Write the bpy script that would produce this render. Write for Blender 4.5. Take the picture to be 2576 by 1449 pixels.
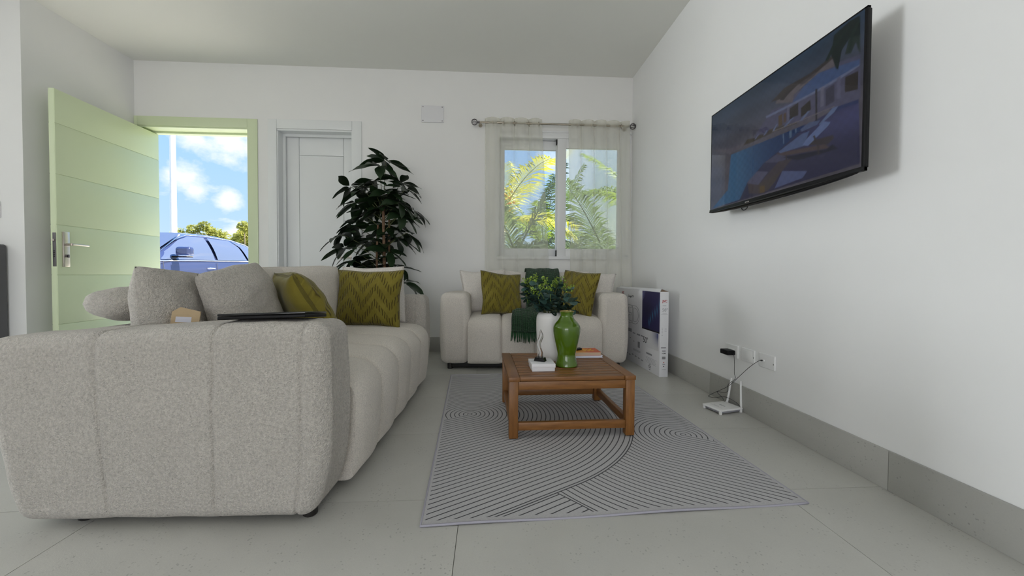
import bpy, bmesh, math, random
import numpy as np
from mathutils import Vector, Matrix, Euler, noise as mnoise

random.seed(7)
SC = bpy.context.scene
COL = SC.collection
for _o in list(bpy.data.objects):
    bpy.data.objects.remove(_o)
PI = math.pi
R = math.radians

# ------------------------------------------------------------------ camera
YAW, PITCH, ROLL, FPX, CAMH = .0595, .0214, .0051, 980.7, .831
def cam_axes():
    f = Vector((math.sin(YAW), math.cos(YAW), 0)); r = Vector((math.cos(YAW), -math.sin(YAW), 0)); u = Vector((0, 0, 1))
    cp, sp = math.cos(PITCH), math.sin(PITCH)
    f, u = cp * f - sp * u, cp * u + sp * f
    cr, sr = math.cos(ROLL), math.sin(ROLL)
    r, u = cr * r + sr * u, cr * u - sr * r
    return r, u, f
_r, _u, _f = cam_axes()
cam = bpy.data.cameras.new('camera'); camo = bpy.data.objects.new('camera', cam); COL.objects.link(camo)
cam.sensor_width = 36; cam.lens = FPX / 2576 * 36; cam.shift_y = -13.6 / 2576; cam.clip_start = .02; cam.clip_end = 300
camo.matrix_world = Matrix(((_r.x, _u.x, -_f.x, 0), (_r.y, _u.y, -_f.y, 0), (_r.z, _u.z, -_f.z, CAMH), (0, 0, 0, 1)))
SC.camera = camo

# ------------------------------------------------------------------ view
SC.view_settings.view_transform = 'Standard'
SC.view_settings.look = 'None'
SC.view_settings.gamma = 1
SC.view_settings.use_curve_mapping = False
SC.view_settings.exposure = 0.38
SC.cycles.use_denoising = True
SC.cycles.max_bounces = 12
SC.cycles.diffuse_bounces = 6
SC.cycles.transparent_max_bounces = 24
SC.cycles.sample_clamp_indirect = 8

# ------------------------------------------------------------------ node helper
class NT:
    def __init__(s, tree):
        s.t = tree; s.n = tree.nodes; s.l = tree.links
    def node(s, typ, **kw):
        nd = s.n.new(typ)
        for k, v in kw.items(): setattr(nd, k, v)
        return nd
    def put(s, sock, val):
        if val is None: return
        if isinstance(val, bpy.types.NodeSocket): s.l.new(val, sock)
        else: sock.default_value = val
    def math(s, op, a, b=None, c=None):
        nd = s.node('ShaderNodeMath', operation=op)
        s.put(nd.inputs[0], a); s.put(nd.inputs[1], b); s.put(nd.inputs[2], c)
        return nd.outputs[0]
    def mix(s, fac, a, b, blend='MIX'):
        nd = s.node('ShaderNodeMix', data_type='RGBA', blend_type=blend)
        s.put(nd.inputs[0], fac); s.put(nd.inputs[6], a); s.put(nd.inputs[7], b)
        return nd.outputs[2]
    def noise(s, vec, scale, detail=3, rough=.55):
        nd = s.node('ShaderNodeTexNoise'); s.put(nd.inputs['Vector'], vec)
        nd.inputs['Scale'].default_value = scale; nd.inputs['Detail'].default_value = detail; nd.inputs['Roughness'].default_value = rough
        return nd.outputs['Fac']
    def ramp(s, fac, stops):
        nd = s.node('ShaderNodeValToRGB'); s.put(nd.inputs[0], fac)
        el = nd.color_ramp.elements
        while len(el) > 1: el.remove(el[-1])
        el[0].position = stops[0][0]; el[0].color = col4(stops[0][1])
        for p, c in stops[1:]:
            e = el.new(p); e.color = col4(c)
        return nd.outputs[0]
    def maprange(s, v, a, b, c=0., d=1.):
        nd = s.node('ShaderNodeMapRange'); s.put(nd.inputs[0], v)
        for i, q in enumerate((a, b, c, d)): nd.inputs[i + 1].default_value = q
        return nd.outputs[0]
    def xyz(s, vec):
        nd = s.node('ShaderNodeSeparateXYZ'); s.put(nd.inputs[0], vec); return nd.outputs
    def coord(s, which='Object'):
        return s.node('ShaderNodeTexCoord').outputs[which]
    def scale(s, vec, sc):
        nd = s.node('ShaderNodeVectorMath', operation='MULTIPLY'); s.put(nd.inputs[0], vec); nd.inputs[1].default_value = sc
        return nd.outputs[0]
    def bump(s, h, strength=.3, dist=.01):
        nd = s.node('ShaderNodeBump'); s.put(nd.inputs['Height'], h)
        nd.inputs['Strength'].default_value = strength; nd.inputs['Distance'].default_value = dist
        return nd.outputs[0]

def col4(c):
    if isinstance(c, (int, float)): c = (c, c, c)
    return tuple(c) + ((1,) if len(c) == 3 else ())
def srgb(r, g, b):
    def q(v):
        v /= 255; return v / 12.92 if v <= .04045 else ((v + .055) / 1.055) ** 2.4
    return (q(r), q(g), q(b))

# ------------------------------------------------------------------ world sky
W = bpy.data.worlds.new('sky'); SC.world = W; W.use_nodes = True
w = NT(W.node_tree); w.n.clear()
SKY = 1.75
gen = w.coord('Generated'); gx, gy, gz = w.xyz(gen)
blue = w.ramp(gz, [(0, (.29, .375, .47)), (.12, (.235, .345, .48)), (.35, (.165, .305, .53)), (.8, (.09, .22, .52))])
den = w.math('ADD', w.math('MAXIMUM', gz, 0.0), .22)
cx_ = w.math('DIVIDE', gx, den); cy_ = w.math('DIVIDE', gy, den)
cb = w.node('ShaderNodeCombineXYZ'); w.put(cb.inputs[0], cx_); w.put(cb.inputs[1], cy_); cb.inputs[2].default_value = 3.1
cl = w.noise(cb.outputs[0], 1.6, 7, .58)
cf = w.maprange(cl, .56, .68)
puff_n = w.noise(w.scale(gen, (1, 1, 1.4)), 26, 5, .6)
for (dx_, dy_, dz_), rad in (((-.583, .793, .182), .043), ((-.575, .80, .160), .026), ((-.532, .834, .147), .030), ((-.52, .81, .268), .062), ((-.47, .84, .265), .055), ((-.57, .79, .262), .04), ((.145, .951, .275), .035), ((.28, .92, .35), .09), ((-.25, .94, .30), .10)):
    dv = w.node('ShaderNodeVectorMath', operation='DISTANCE'); w.l.new(gen, dv.inputs[0]); dv.inputs[1].default_value = Vector((dx_, dy_, dz_)).normalized()
    q_ = w.math('ADD', w.math('SUBTRACT', 1., w.math('DIVIDE', dv.outputs['Value'], rad)), w.math('MULTIPLY', w.math('SUBTRACT', puff_n, .5), 1.5))
    cf = w.math('MAXIMUM', cf, w.maprange(q_, .05, .85))
skyc = w.mix(cf, blue, (.50, .51, .52, 1))
grd = w.maprange(gz, -.02, .0)
skyc = w.mix(grd, (.32, .32, .28, 1), skyc)
bg = w.node('ShaderNodeBackground'); w.put(bg.inputs[0], skyc); bg.inputs[1].default_value = SKY
ow = w.node('ShaderNodeOutputWorld'); w.l.new(bg.outputs[0], ow.inputs[0])

# ------------------------------------------------------------------ sun, added fill lights at assumed unseen openings, portals at door and window
def light(name, typ, energy, loc, rot, color=(1, 1, 1), size=None, portal=False):
    d = bpy.data.lights.new(name, typ); d.energy = energy; d.color = color
    o = bpy.data.objects.new(name, d); COL.objects.link(o); o.location = loc; o.rotation_euler = rot
    if size: d.shape = 'RECTANGLE'; d.size, d.size_y = size
    if portal: d.cycles.is_portal = True
    return o
sd = Vector((-.60, -.015, -.80))
light('sun', 'SUN', 14.0, (9, 8, 12), sd.to_track_quat('-Z', 'Y').to_euler(), (1, .95, .86)).data.angle = R(.6)
light('assumed_rear_fill', 'AREA', 68, (-1.2, -4.93, 1.25), (R(90), 0, 0), (1.0, .965, .93), (3.6, 2.3))  # added fill light set in an assumed, unseen rear opening
light('assumed_side_fill', 'AREA', 208, (-9.08, 1.95, 1.42), (R(90), 0, R(-90)), (.93, .97, 1.0), (1.46, 2.0))  # added fill, tuned to brighten the walls, in an assumed unseen side opening
light('front_door_portal', 'AREA', 10, (-2.98, 4.40, 1.15), (R(-90), 0, 0), size=(1.0, 2.3), portal=True)
light('window_portal', 'AREA', 10, (.80, 4.40, 1.67), (R(-90), 0, 0), size=(1.45, 1.35), portal=True)

# ------------------------------------------------------------------ materials
MATS = {}
def newmat(name):
    m = bpy.data.materials.new(name); m.use_nodes = True
    t = NT(m.node_tree); t.n.clear()
    out = t.node('ShaderNodeOutputMaterial')
    MATS[name] = m
    return m, t, out
def bsdf(t, out, color, rough=.5, metal=0., normal=None, spec=.5, sheen=0., coat=0., trans=0., emis=None, estr=1.):
    b = t.node('ShaderNodeBsdfPrincipled')
    t.put(b.inputs['Base Color'], col4(color) if not isinstance(color, bpy.types.NodeSocket) else color)
    t.put(b.inputs['Roughness'], rough); b.inputs['Metallic'].default_value = metal
    b.inputs['Specular IOR Level'].default_value = spec
    if sheen: b.inputs['Sheen Weight'].default_value = sheen
    if coat: b.inputs['Coat Weight'].default_value = coat; b.inputs['Coat Roughness'].default_value = .04
    if trans: b.inputs['Transmission Weight'].default_value = trans
    if normal is not None: t.l.new(normal, b.inputs['Normal'])
    if emis is not None:
        t.put(b.inputs['Emission Color'], emis); b.inputs['Emission Strength'].default_value = estr
    t.l.new(b.outputs[0], out.inputs[0])
    return b
def plain(name, color, rough=.5, metal=0., var=.0, vscale=8., bump=0., bscale=60., bdist=.002, **kw):
    m, t, out = newmat(name); c = col4(color); nrm = None
    if var:
        co = t.coord(); n = t.noise(co, vscale, 4)
        c = t.mix(t.maprange(n, .3, .7), tuple(x * (1 - var) for x in c[:3]) + (1,), tuple(min(1, x * (1 + var)) for x in c[:3]) + (1,))
    if bump:
        nrm = t.bump(t.noise(t.coord(), bscale, 3), bump, bdist)
    bsdf(t, out, c, rough, metal, nrm, **kw)
    return m

plain('wall_paint', (.81, .81, .81), .62, var=.012, vscale=1.5, bump=.05, bscale=120, bdist=.001)
plain('ceiling_paint', (.82, .82, .785), .75, var=.012, vscale=1.2)
plain('white_lacquer', (.78, .80, .81), .32)
plain('green_lacquer', (.67, .755, .52), .34)
plain('white_alu', (.76, .77, .79), .35)
plain('white_plastic', (.80, .80, .80), .4)
plain('black_rubber', (.012, .012, .013), .6)
plain('black_plastic', (.006, .006, .007), .45, spec=.18)
plain('black_gloss', (.008, .008, .009), .12)
plain('dark_wood', (.014, .012, .011), .4)
plain('steel', (.62, .56, .53), .28, metal=1.)
plain('dark_steel', (.18, .17, .18), .35, metal=1.)
plain('nickel', (.42, .38, .32), .35, metal=1.)
plain('grey_appliance', (.10, .10, .105), .4)
plain('ceramic_white', (.74, .73, .73), .5, bump=.03, bscale=20)
plain('ceramic_green', (.066, .135, .004), .08, coat=.4)
plain('gold_rim', (.50, .36, .12), .3, metal=1.)
plain('card_white', (.74, .74, .77), .55)
plain('card_brown', (.20, .13, .08), .8)
plain('kraft', (.48, .36, .22), .8, var=.06, vscale=30)
plain('sticker', (.60, .60, .68), .6)
plain('print_black', (.03, .03, .035), .6)
plain('print_grey', (.30, .30, .33), .6)
plain('print_red', (.42, .03, .03), .6)
plain('paper_pages', (.55, .42, .31), .8, bump=.3, bscale=300, bdist=.001)
plain('book_white', (.68, .70, .80), .5)
plain('print_yellow', (.85, .55, .04), .5)
plain('pot_grey', (.30, .29, .28), .6)
plain('soil', (.05, .035, .025), .9, bump=.5)
plain('bark', (.20, .12, .07), .8, var=.35, vscale=40, bump=.5, bscale=60, bdist=.004)
plain('plant_leaf', (.013, .030, .011), .40, var=.4, vscale=9, spec=.35)
plain('leaf_stem', (.10, .12, .04), .5)
plain('eucalyptus_leaf', (.045, .10, .085), .5, var=.3, vscale=25)
plain('dark_leaf', (.012, .030, .018), .5)
plain('sprig_green', (.26, .38, .05), .5, var=.25, vscale=60)
plain('grout', (.30, .30, .275), .8)
plain('car_paint', (.065, .085, .19), .12, metal=.6, coat=.8)
plain('car_glass', (.16, .20, .30), .03, metal=.55, spec=.9)
plain('chrome', (.85, .85, .87), .08, metal=1.)
plain('tyre', (.02, .02, .02), .8)
plain('white_stucco', (.86, .87, .86), .7)
plain('white_pole', (.86, .86, .87), .5)
plain('lawn', (.30, .31, .20), .9, var=.3, vscale=3)
plain('paving', (.66, .63, .57), .85, var=.1, vscale=2)
plain('palm_fruit', (.70, .30, .02), .5)
plain('palm_trunk', (.28, .23, .16), .9, var=.3, vscale=12, bump=.5, bscale=12, bdist=.03)

# stone tile with speckles and pits
def stone(name, base, rough):
    m, t, out = newmat(name); co = t.coord('Object')
    gi = t.node('ShaderNodeObjectInfo')
    big = t.noise(co, 2.2, 5)
    c = t.mix(t.maprange(big, .3, .7), tuple(v * .93 for v in base) + (1,), tuple(v * 1.06 for v in base) + (1,))
    vo = t.node('ShaderNodeTexVoronoi'); t.put(vo.inputs['Vector'], t.node('ShaderNodeNewGeometry').outputs['Position']); vo.inputs['Scale'].default_value = 70
    sel = t.noise(t.node('ShaderNodeNewGeometry').outputs['Position'], 9, 3)
    spot = t.math('MULTIPLY', t.math('LESS_THAN', vo.outputs['Distance'], .20), t.maprange(sel, .46, .60))
    c = t.mix(t.math('MULTIPLY', spot, .55), c, tuple(v * .45 for v in base) + (1,))
    fine = t.noise(co, 260, 2)
    c = t.mix(t.maprange(fine, .3, .7, 0, .12), c, tuple(v * .7 for v in base) + (1,))
    rr = t.maprange(t.noise(co, 5, 3), .3, .7, rough - .05, rough + .08)
    bsdf(t, out, c, rr, 0, t.bump(t.math('ADD', fine, t.math('MULTIPLY', spot, -1.5)), .12, .002))
stone('floor_stone', (.50, .495, .465), .32)
stone('skirting_stone', (.40, .395, .37), .40)

# boucle upholstery
def boucle(name, base, sc=1.0, st=.9):
    m, t, out = newmat(name); co = t.coord('Object')
    n1 = t.noise(co, 120 * sc, 4, .7)
    vo = t.node('ShaderNodeTexVoronoi'); t.put(vo.inputs['Vector'], co); vo.inputs['Scale'].default_value = 230 * sc
    h = t.math('ADD', t.math('MULTIPLY', n1, 1.2), t.math('MULTIPLY', vo.outputs['Distance'], -.5))
    big = t.noise(co, 6, 3)
    c = t.mix(t.maprange(n1, .32, .62), tuple(v * .76 for v in base) + (1,), tuple(min(1, v * 1.12) for v in base) + (1,))
    c = t.mix(t.maprange(big, .3, .7, 0, .25), c, tuple(v * .9 for v in base) + (1,))
    bsdf(t, out, c, .92, 0, t.bump(h, st, .009), spec=.12, sheen=.25)
boucle('boucle', (.615, .575, .525), 1.0, 1.0)
boucle('boucle_fine', (.74, .69, .63), 1.7, .55)
boucle('pillow_cream', (.75, .71, .67), 1.5, .5)

# pleated velvet
m, t, out = newmat('pleated_velvet')
uv = t.node('ShaderNodeUVMap').outputs[0]; ux, uy, _ = t.xyz(uv)
front = t.math('LESS_THAN', ux, 4.)
wob = t.math('MULTIPLY', t.noise(uv, 6, 2), .05)
s_ = t.math('FRACT', t.math('MULTIPLY', t.math('ADD', ux, wob), 27.))
tri = t.math('ABSOLUTE', t.math('SUBTRACT', t.math('FRACT', t.math('MULTIPLY', ux, 2.25)), .5))
band = t.math('FRACT', t.math('ADD', t.math('MULTIPLY', uy, 3.6), t.math('MULTIPLY', tri, 2.6)))
inb = t.maprange(t.math('ABSOLUTE', t.math('SUBTRACT', band, .5)), .20, .28, 1, 0)
sl = t.maprange(t.math('ABSOLUTE', t.math('SUBTRACT', s_, .5)), .10, .26, 1, 0)
slit = t.math('MULTIPLY', t.math('MULTIPLY', sl, inb), front)
nz = t.noise(t.coord(), 7, 4)
vb = t.mix(t.maprange(nz, .3, .7), (.150, .122, .014, 1), (.225, .188, .030, 1))
vc = t.mix(t.math('MULTIPLY', slit, .9), vb, (.050, .034, .003, 1))  # slits darkened: crushed pile and pleat shadow, both in the colour
rib = t.math('MULTIPLY', t.math('MULTIPLY', t.math('ABSOLUTE', t.math('SUBTRACT', s_, .5)), front), 1.2)
hh = t.math('ADD', t.math('MULTIPLY', rib, t.math('ADD', .25, inb)), t.math('MULTIPLY', t.noise(t.coord(), 14, 3), .5))
bsdf(t, out, vc, .62, 0, t.bump(hh, .6, .010), spec=.12, sheen=.2)

# knit throw
m, t, out = newmat('green_knit')
uv = t.node('ShaderNodeUVMap').outputs[0]; ux, uy, _ = t.xyz(uv)
a = t.math('SINE', t.math('MULTIPLY', t.math('ADD', ux, uy), 260.)); b_ = t.math('SINE', t.math('MULTIPLY', t.math('SUBTRACT', ux, uy), 260.))
kn = t.math('MULTIPLY', a, b_)
kc = t.mix(t.maprange(kn, -.8, .8), (.004, .020, .007, 1), (.020, .085, .030, 1))
bsdf(t, out, kc, .85, 0, t.bump(kn, .8, .008), spec=.15, sheen=.2)
plain('green_yarn', (.014, .062, .022), .9, var=.3, vscale=60)

# timber
m, t, out = newmat('teak')
co = t.coord('Object'); inf = t.node('ShaderNodeObjectInfo').outputs['Random']
ad = t.node('ShaderNodeVectorMath', operation='ADD'); t.put(ad.inputs[0], co)
cbx = t.node('ShaderNodeCombineXYZ'); t.put(cbx.inputs[2], t.math('MULTIPLY', inf, 9.)); t.put(cbx.inputs[1], t.math('MULTIPLY', inf, 5.)); t.l.new(cbx.outputs[0], ad.inputs[1])
at = t.node('ShaderNodeAttribute', attribute_name='grain'); gxx, gyy, _ = t.xyz(at.outputs['Vector'])
gr = t.noise(t.scale(ad.outputs[0], (9, 60, 60)), 1.0, 4, .6)
wd = t.mix(t.maprange(gr, .3, .7), (.165, .062, .012, 1), (.29, .125, .030, 1))
wd = t.mix(t.maprange(inf, 0, 1, 0, .35), wd, (.13, .055, .016, 1))
bsdf(t, out, wd, .42, 0, t.bump(gr, .12, .002))

# rug with arches of line
m, t, out = newmat('rug_lines')
px, py, _ = t.xyz(t.coord('Object'))
def lin(ax, ay, ux_, uy_):
    return t.math('ADD', t.math('MULTIPLY', t.math('SUBTRACT', px, ax), ux_), t.math('MULTIPLY', t.math('SUBTRACT', py, ay), uy_))
def arch(ax, ay, d, n):
    p = lin(ax, ay, *d); q = lin(ax, ay, *n)
    r = t.math('SQRT', t.math('ADD', t.math('MULTIPLY', p, p), t.math('MULTIPLY', q, q)))
    leg = t.math('MULTIPLY', t.math('GREATER_THAN', p, 0.), t.math('GREATER_THAN', q, 0.))
    v = t.math('ADD', t.math('MULTIPLY', leg, q), t.math('MULTIPLY', t.math('SUBTRACT', 1., leg), r))
    return v, q
rA, qA = arch(.156, 1.01, (-.887, -.462), (.462, -.887))
rB, qB = arch(1.255, .615, (.80, -.60), (-.60, -.80))
inA = t.math('LESS_THAN', rA, .918)
inC = t.math('LESS_THAN', t.math('SUBTRACT', t.math('MULTIPLY', .63, t.math('SUBTRACT', py, .164)), t.math('MULTIPLY', -.777, t.math('SUBTRACT', px, .474))), 0.)
useA = t.math('MAXIMUM', inA, inC)
val = t.math('ADD', t.math('MULTIPLY', useA, t.math('MAXIMUM', rA, t.math('MULTIPLY', inC, qA))), t.math('MULTIPLY', t.math('SUBTRACT', 1., useA), rB))
fr = t.math('FRACT', t.math('DIVIDE', val, .0255))
ln = t.math('LESS_THAN', t.math('ABSOLUTE', t.math('SUBTRACT', fr, .5)), .092)
edge = t.math('LESS_THAN', t.math('ABSOLUTE', t.math('SUBTRACT', rA, .918)), .0025)
mar = t.math('MULTIPLY', t.math('MULTIPLY', t.math('GREATER_THAN', px, .012), t.math('LESS_THAN', px, 1.373)), t.math('MULTIPLY', t.math('GREATER_THAN', py, .022), t.math('LESS_THAN', py, 1.90)))
crs = t.math('SUBTRACT', t.math('MULTIPLY', .63, t.math('SUBTRACT', py, .164)), t.math('MULTIPLY', -.777, t.math('SUBTRACT', px, .474)))
edge2 = t.math('MULTIPLY', t.math('MULTIPLY', t.math('LESS_THAN', t.math('ABSOLUTE', crs), .0024), t.math('GREATER_THAN', rA, .918)), t.math('LESS_THAN', py, .2))
ln = t.math('MULTIPLY', t.math('MAXIMUM', t.math('MAXIMUM', ln, edge), edge2), mar)
rc = t.mix(t.maprange(t.noise(t.coord('Object'), 180, 2), .3, .7), (.43, .425, .44, 1), (.50, .495, .51, 1))
rc = t.mix(ln, rc, (.085, .085, .092, 1))
bsdf(t, out, rc, .9, 0, t.bump(t.noise(t.coord('Object'), 400, 2), .3, .002), spec=.1)
plain('rug_binding', (.38, .37, .43), .9)

def leafy(name, c, tc):
    m, t, out = newmat(name); n = t.noise(t.coord(), 3, 3); f_ = t.maprange(n, .3, .7)
    d = t.node('ShaderNodeBsdfPrincipled'); t.put(d.inputs['Base Color'], t.mix(f_, tuple(v * .7 for v in c) + (1,), tuple(v * 1.2 for v in c) + (1,))); d.inputs['Roughness'].default_value = .45
    l = t.node('ShaderNodeBsdfTranslucent'); l.inputs[0].default_value = tuple(tc) + (1,)
    x = t.node('ShaderNodeMixShader'); x.inputs[0].default_value = .42
    t.l.new(d.outputs[0], x.inputs[1]); t.l.new(l.outputs[0], x.inputs[2]); t.l.new(x.outputs[0], out.inputs[0])
leafy('palm_yellow', (.40, .40, .05), (.52, .50, .05)); leafy('palm_green', (.14, .22, .03), (.24, .33, .025)); leafy('palm_dark', (.085, .12, .06), (.10, .15, .05)); leafy('bush_leaf', (.30, .32, .08), (.42, .42, .10))  # palm_dark has the right palm's shade in its colour
# window glass and sheer curtain
m, t, out = newmat('window_glass')
fz = t.node('ShaderNodeFresnel'); fz.inputs[0].default_value = 1.45
tr = t.node('ShaderNodeBsdfTransparent'); tr.inputs[0].default_value = (.95, .97, .97, 1)
gl = t.node('ShaderNodeBsdfGlossy'); gl.inputs['Roughness'].default_value = .01
mx = t.node('ShaderNodeMixShader'); t.l.new(fz.outputs[0], mx.inputs[0]); t.l.new(tr.outputs[0], mx.inputs[1]); t.l.new(gl.outputs[0], mx.inputs[2]); t.l.new(mx.outputs[0], out.inputs[0])
m, t, out = newmat('sheer_voile')
tr = t.node('ShaderNodeBsdfTransparent')
df = t.node('ShaderNodeBsdfDiffuse'); df.inputs[0].default_value = (.80, .79, .70, 1)
tl = t.node('ShaderNodeBsdfTranslucent'); tl.inputs[0].default_value = (.82, .81, .72, 1)
m1 = t.node('ShaderNodeMixShader'); m1.inputs[0].default_value = .45; t.l.new(df.outputs[0], m1.inputs[1]); t.l.new(tl.outputs[0], m1.inputs[2])
m2 = t.node('ShaderNodeMixShader'); t.l.new(tr.outputs[0], m2.inputs[1]); t.l.new(m1.outputs[0], m2.inputs[2])
lw = t.node('ShaderNodeLayerWeight'); lw.inputs[0].default_value = .35
t.put(m2.inputs[0], t.maprange(lw.outputs['Facing'], .15, .75, .38, .68)); t.l.new(m2.outputs[0], out.inputs[0])
m, t, out = newmat('crystal')
b = bsdf(t, out, (.97, .98, .99), .02, trans=1.); b.inputs['IOR'].default_value = 1.5
# picture on a screen
m, t, out = newmat('screen_picture')
ca = t.node('ShaderNodeVertexColor', layer_name='picture')
bsdf(t, out, (.003, .003, .004), .035, emis=ca.outputs[0], estr=.62, spec=.35)
m, t, out = newmat('printed_picture')
ca = t.node('ShaderNodeVertexColor', layer_name='picture')
bsdf(t, out, ca.outputs[0], .55)

# ------------------------------------------------------------------ mesh helper
def arc_coords(h, r, m, extra=()):
    inner = h - r
    a = [inner + r * math.tan(PI / 4 * k / m) for k in range(m + 1)]
    c = sorted(set([round(v, 6) for v in a] + [round(-v, 6) for v in a] + [round(e, 6) for e in extra if abs(e) < inner - 1e-4]))
    return c
def rbox(s, r=.005, m=2, cuts=((), (), ())):
    """box of full size s with rounded edges; cuts are extra grid lines per axis"""
    h = [v / 2 for v in s]; r = min(r, min(h) * .999)
    cs = [arc_coords(h[i], r, m, cuts[i]) for i in range(3)]
    key = {}; vs = []; fs = []
    def vid(p):
        k = tuple(round(q, 5) for q in p)
        if k not in key:
            q = [max(-(h[i] - r), min(h[i] - r, p[i])) for i in range(3)]
            d = Vector([p[i] - q[i] for i in range(3)])
            if d.length > 1e-9: d = d.normalized() * r
            key[k] = len(vs); vs.append((q[0] + d.x, q[1] + d.y, q[2] + d.z))
        return key[k]
    for ax in range(3):
        b, c = (ax + 1) % 3, (ax + 2) % 3
        for sg in (-1, 1):
            for i in range(len(cs[b]) - 1):
                for j in range(len(cs[c]) - 1):
                    q = []
                    for bi, cj in ((i, j), (i + 1, j), (i + 1, j + 1), (i, j + 1)):
                        p = [0, 0, 0]; p[ax] = sg * h[ax]; p[b] = cs[b][bi]; p[c] = cs[c][cj]; q.append(vid(p))
                    fs.append(q if sg > 0 else q[::-1])
    return vs, fs
def lin_cuts(h, n): return [-h + 2 * h * k / n for k in range(1, n)]

class MB:
    def __init__(s): s.v = []; s.f = []; s.uv = []
    def add(s, vs, fs, M=None):
        o = len(s.v)
        s.v += [tuple(M @ Vector(v)) if M is not None else tuple(v) for v in vs]
        s.f += [tuple(i + o for i in f) for f in fs]
        return s
    def box(s, c, d, r=0, m=1, M=None):
        T = Matrix.Translation(c)
        if M is not None: T = M @ T
        if r <= 0:
            h = [q / 2 for q in d]
            vs = [(x * h[0], y * h[1], z * h[2]) for x in (-1, 1) for y in (-1, 1) for z in (-1, 1)]
            return s.add(vs, [(0, 1, 3, 2), (4, 6, 7, 5), (0, 4, 5, 1), (2, 3, 7, 6), (0, 2, 6, 4), (1, 5, 7, 3)], T)
        return s.add(*rbox(d, r, m), T)
    def tube(s, pts, r, n=8, closed=False):
        pts = [Vector(p) for p in pts]; N = len(pts); rs = r if isinstance(r, (list, tuple)) else [r] * N
        tan = []
        for i in range(N):
            a = pts[i - 1] if (i > 0 or closed) else pts[i]; b = pts[(i + 1) % N] if (i < N - 1 or closed) else pts[i]
            tan.append((b - a).normalized())
        up = Vector((0, 0, 1)) if abs(tan[0].z) < .9 else Vector((1, 0, 0))
        x = tan[0].cross(up).normalized(); vs = []; fs = []
        for i in range(N):
            x = (x - tan[i] * x.dot(tan[i])).normalized(); y = tan[i].cross(x)
            for k in range(n):
                a = 2 * PI * k / n; vs.append(pts[i] + (x * math.cos(a) + y * math.sin(a)) * rs[i])
        for i in range(N if closed else N - 1):
            j = (i + 1) % N
            for k in range(n):
                l = (k + 1) % n; fs.append((i * n + k, i * n + l, j * n + l, j * n + k))
        if not closed:
            fs.append(tuple(range(n))[::-1]); fs.append(tuple((N - 1) * n + k for k in range(n)))
        return s.add(vs, fs)
    def lathe(s, prof, n=32, M=None, cap=True):
        vs = []; fs = []
        for r, z in prof:
            for k in range(n):
                a = 2 * PI * k / n; vs.append((r * math.cos(a), r * math.sin(a), z))
        for i in range(len(prof) - 1):
            for k in range(n):
                l = (k + 1) % n; fs.append((i * n + k, i * n + l, (i + 1) * n + l, (i + 1) * n + k))
        if cap:
            fs.append(tuple(range(n))[::-1]); fs.append(tuple((len(prof) - 1) * n + k for k in range(n)))
        return s.add(vs, fs, M)
    def prism(s, poly, t0, t1, M=None):
        """poly in local xy, extruded in z from t0 to t1"""
        n = len(poly)
        vs = [(x, y, t0) for x, y in poly] + [(x, y, t1) for x, y in poly]
        fs = [tuple(range(n))[::-1], tuple(range(n, 2 * n))] + [(i, (i + 1) % n, n + (i + 1) % n, n + i) for i in range(n)]
        return s.add(vs, fs, M)
    def grid(s, fn, nu, nv, M=None):
        vs = [fn(i / nu, j / nv) for j in range(nv + 1) for i in range(nu + 1)]
        fs = [(j * (nu + 1) + i, j * (nu + 1) + i + 1, (j + 1) * (nu + 1) + i + 1, (j + 1) * (nu + 1) + i) for j in range(nv) for i in range(nu)]
        return s.add(vs, fs, M)
    def mesh(s, name, mat, smooth=35):
        me = bpy.data.meshes.new(name); me.from_pydata(s.v, [], s.f)
        if isinstance(mat, str): mat = MATS[mat]
        me.materials.append(mat)
        bm = bmesh.new(); bm.from_mesh(me); bmesh.ops.recalc_face_normals(bm, faces=bm.faces); bm.to_mesh(me); bm.free()
        if s.uv:
            l = me.uv_layers.new(name='UVMap')
            for lp in me.loops: l.data[lp.index].uv = s.uv[lp.vertex_index]
        if smooth:
            me.polygons.foreach_set('use_smooth', [True] * len(me.polygons))
            if smooth < 180: me.set_sharp_from_angle(angle=R(smooth))
        me.update()
        return me
    def build(s, name, mat, parent=None, smooth=35, loc=(0, 0, 0), rot=(0, 0, 0)):
        return link(name, s.mesh(name, mat, smooth), parent, loc, rot)
def link(name, me, parent=None, loc=(0, 0, 0), rot=(0, 0, 0)):
    o = bpy.data.objects.new(name, me); COL.objects.link(o)
    o.location = loc; o.rotation_euler = rot
    if parent is not None: o.parent = parent
    return o
def tag(o, label=None, cat=None, group=None, kind=None):
    if label: o['label'] = label
    if cat: o['category'] = cat
    if group: o['group'] = group
    if kind: o['kind'] = kind
    return o
def thing(name, label, cat, loc=(0, 0, 0), rot=(0, 0, 0), group=None):
    o = bpy.data.objects.new(name, None); COL.objects.link(o); o.location = loc; o.rotation_euler = rot
    o.empty_display_size = .05
    return tag(o, label, cat, group)
def struct(o): o['kind'] = 'structure'; return o
def grp(name, loc=(0, 0, 0)):
    o = bpy.data.objects.new(name, None); COL.objects.link(o); o.location = loc; return struct(o)
def displace(me, fn):
    """move every vertex along its normal by fn(co)"""
    nr = [v.normal.copy() for v in me.vertices]
    for v, n in zip(me.vertices, nr): v.co += n * fn(v.co)
    me.update()
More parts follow.
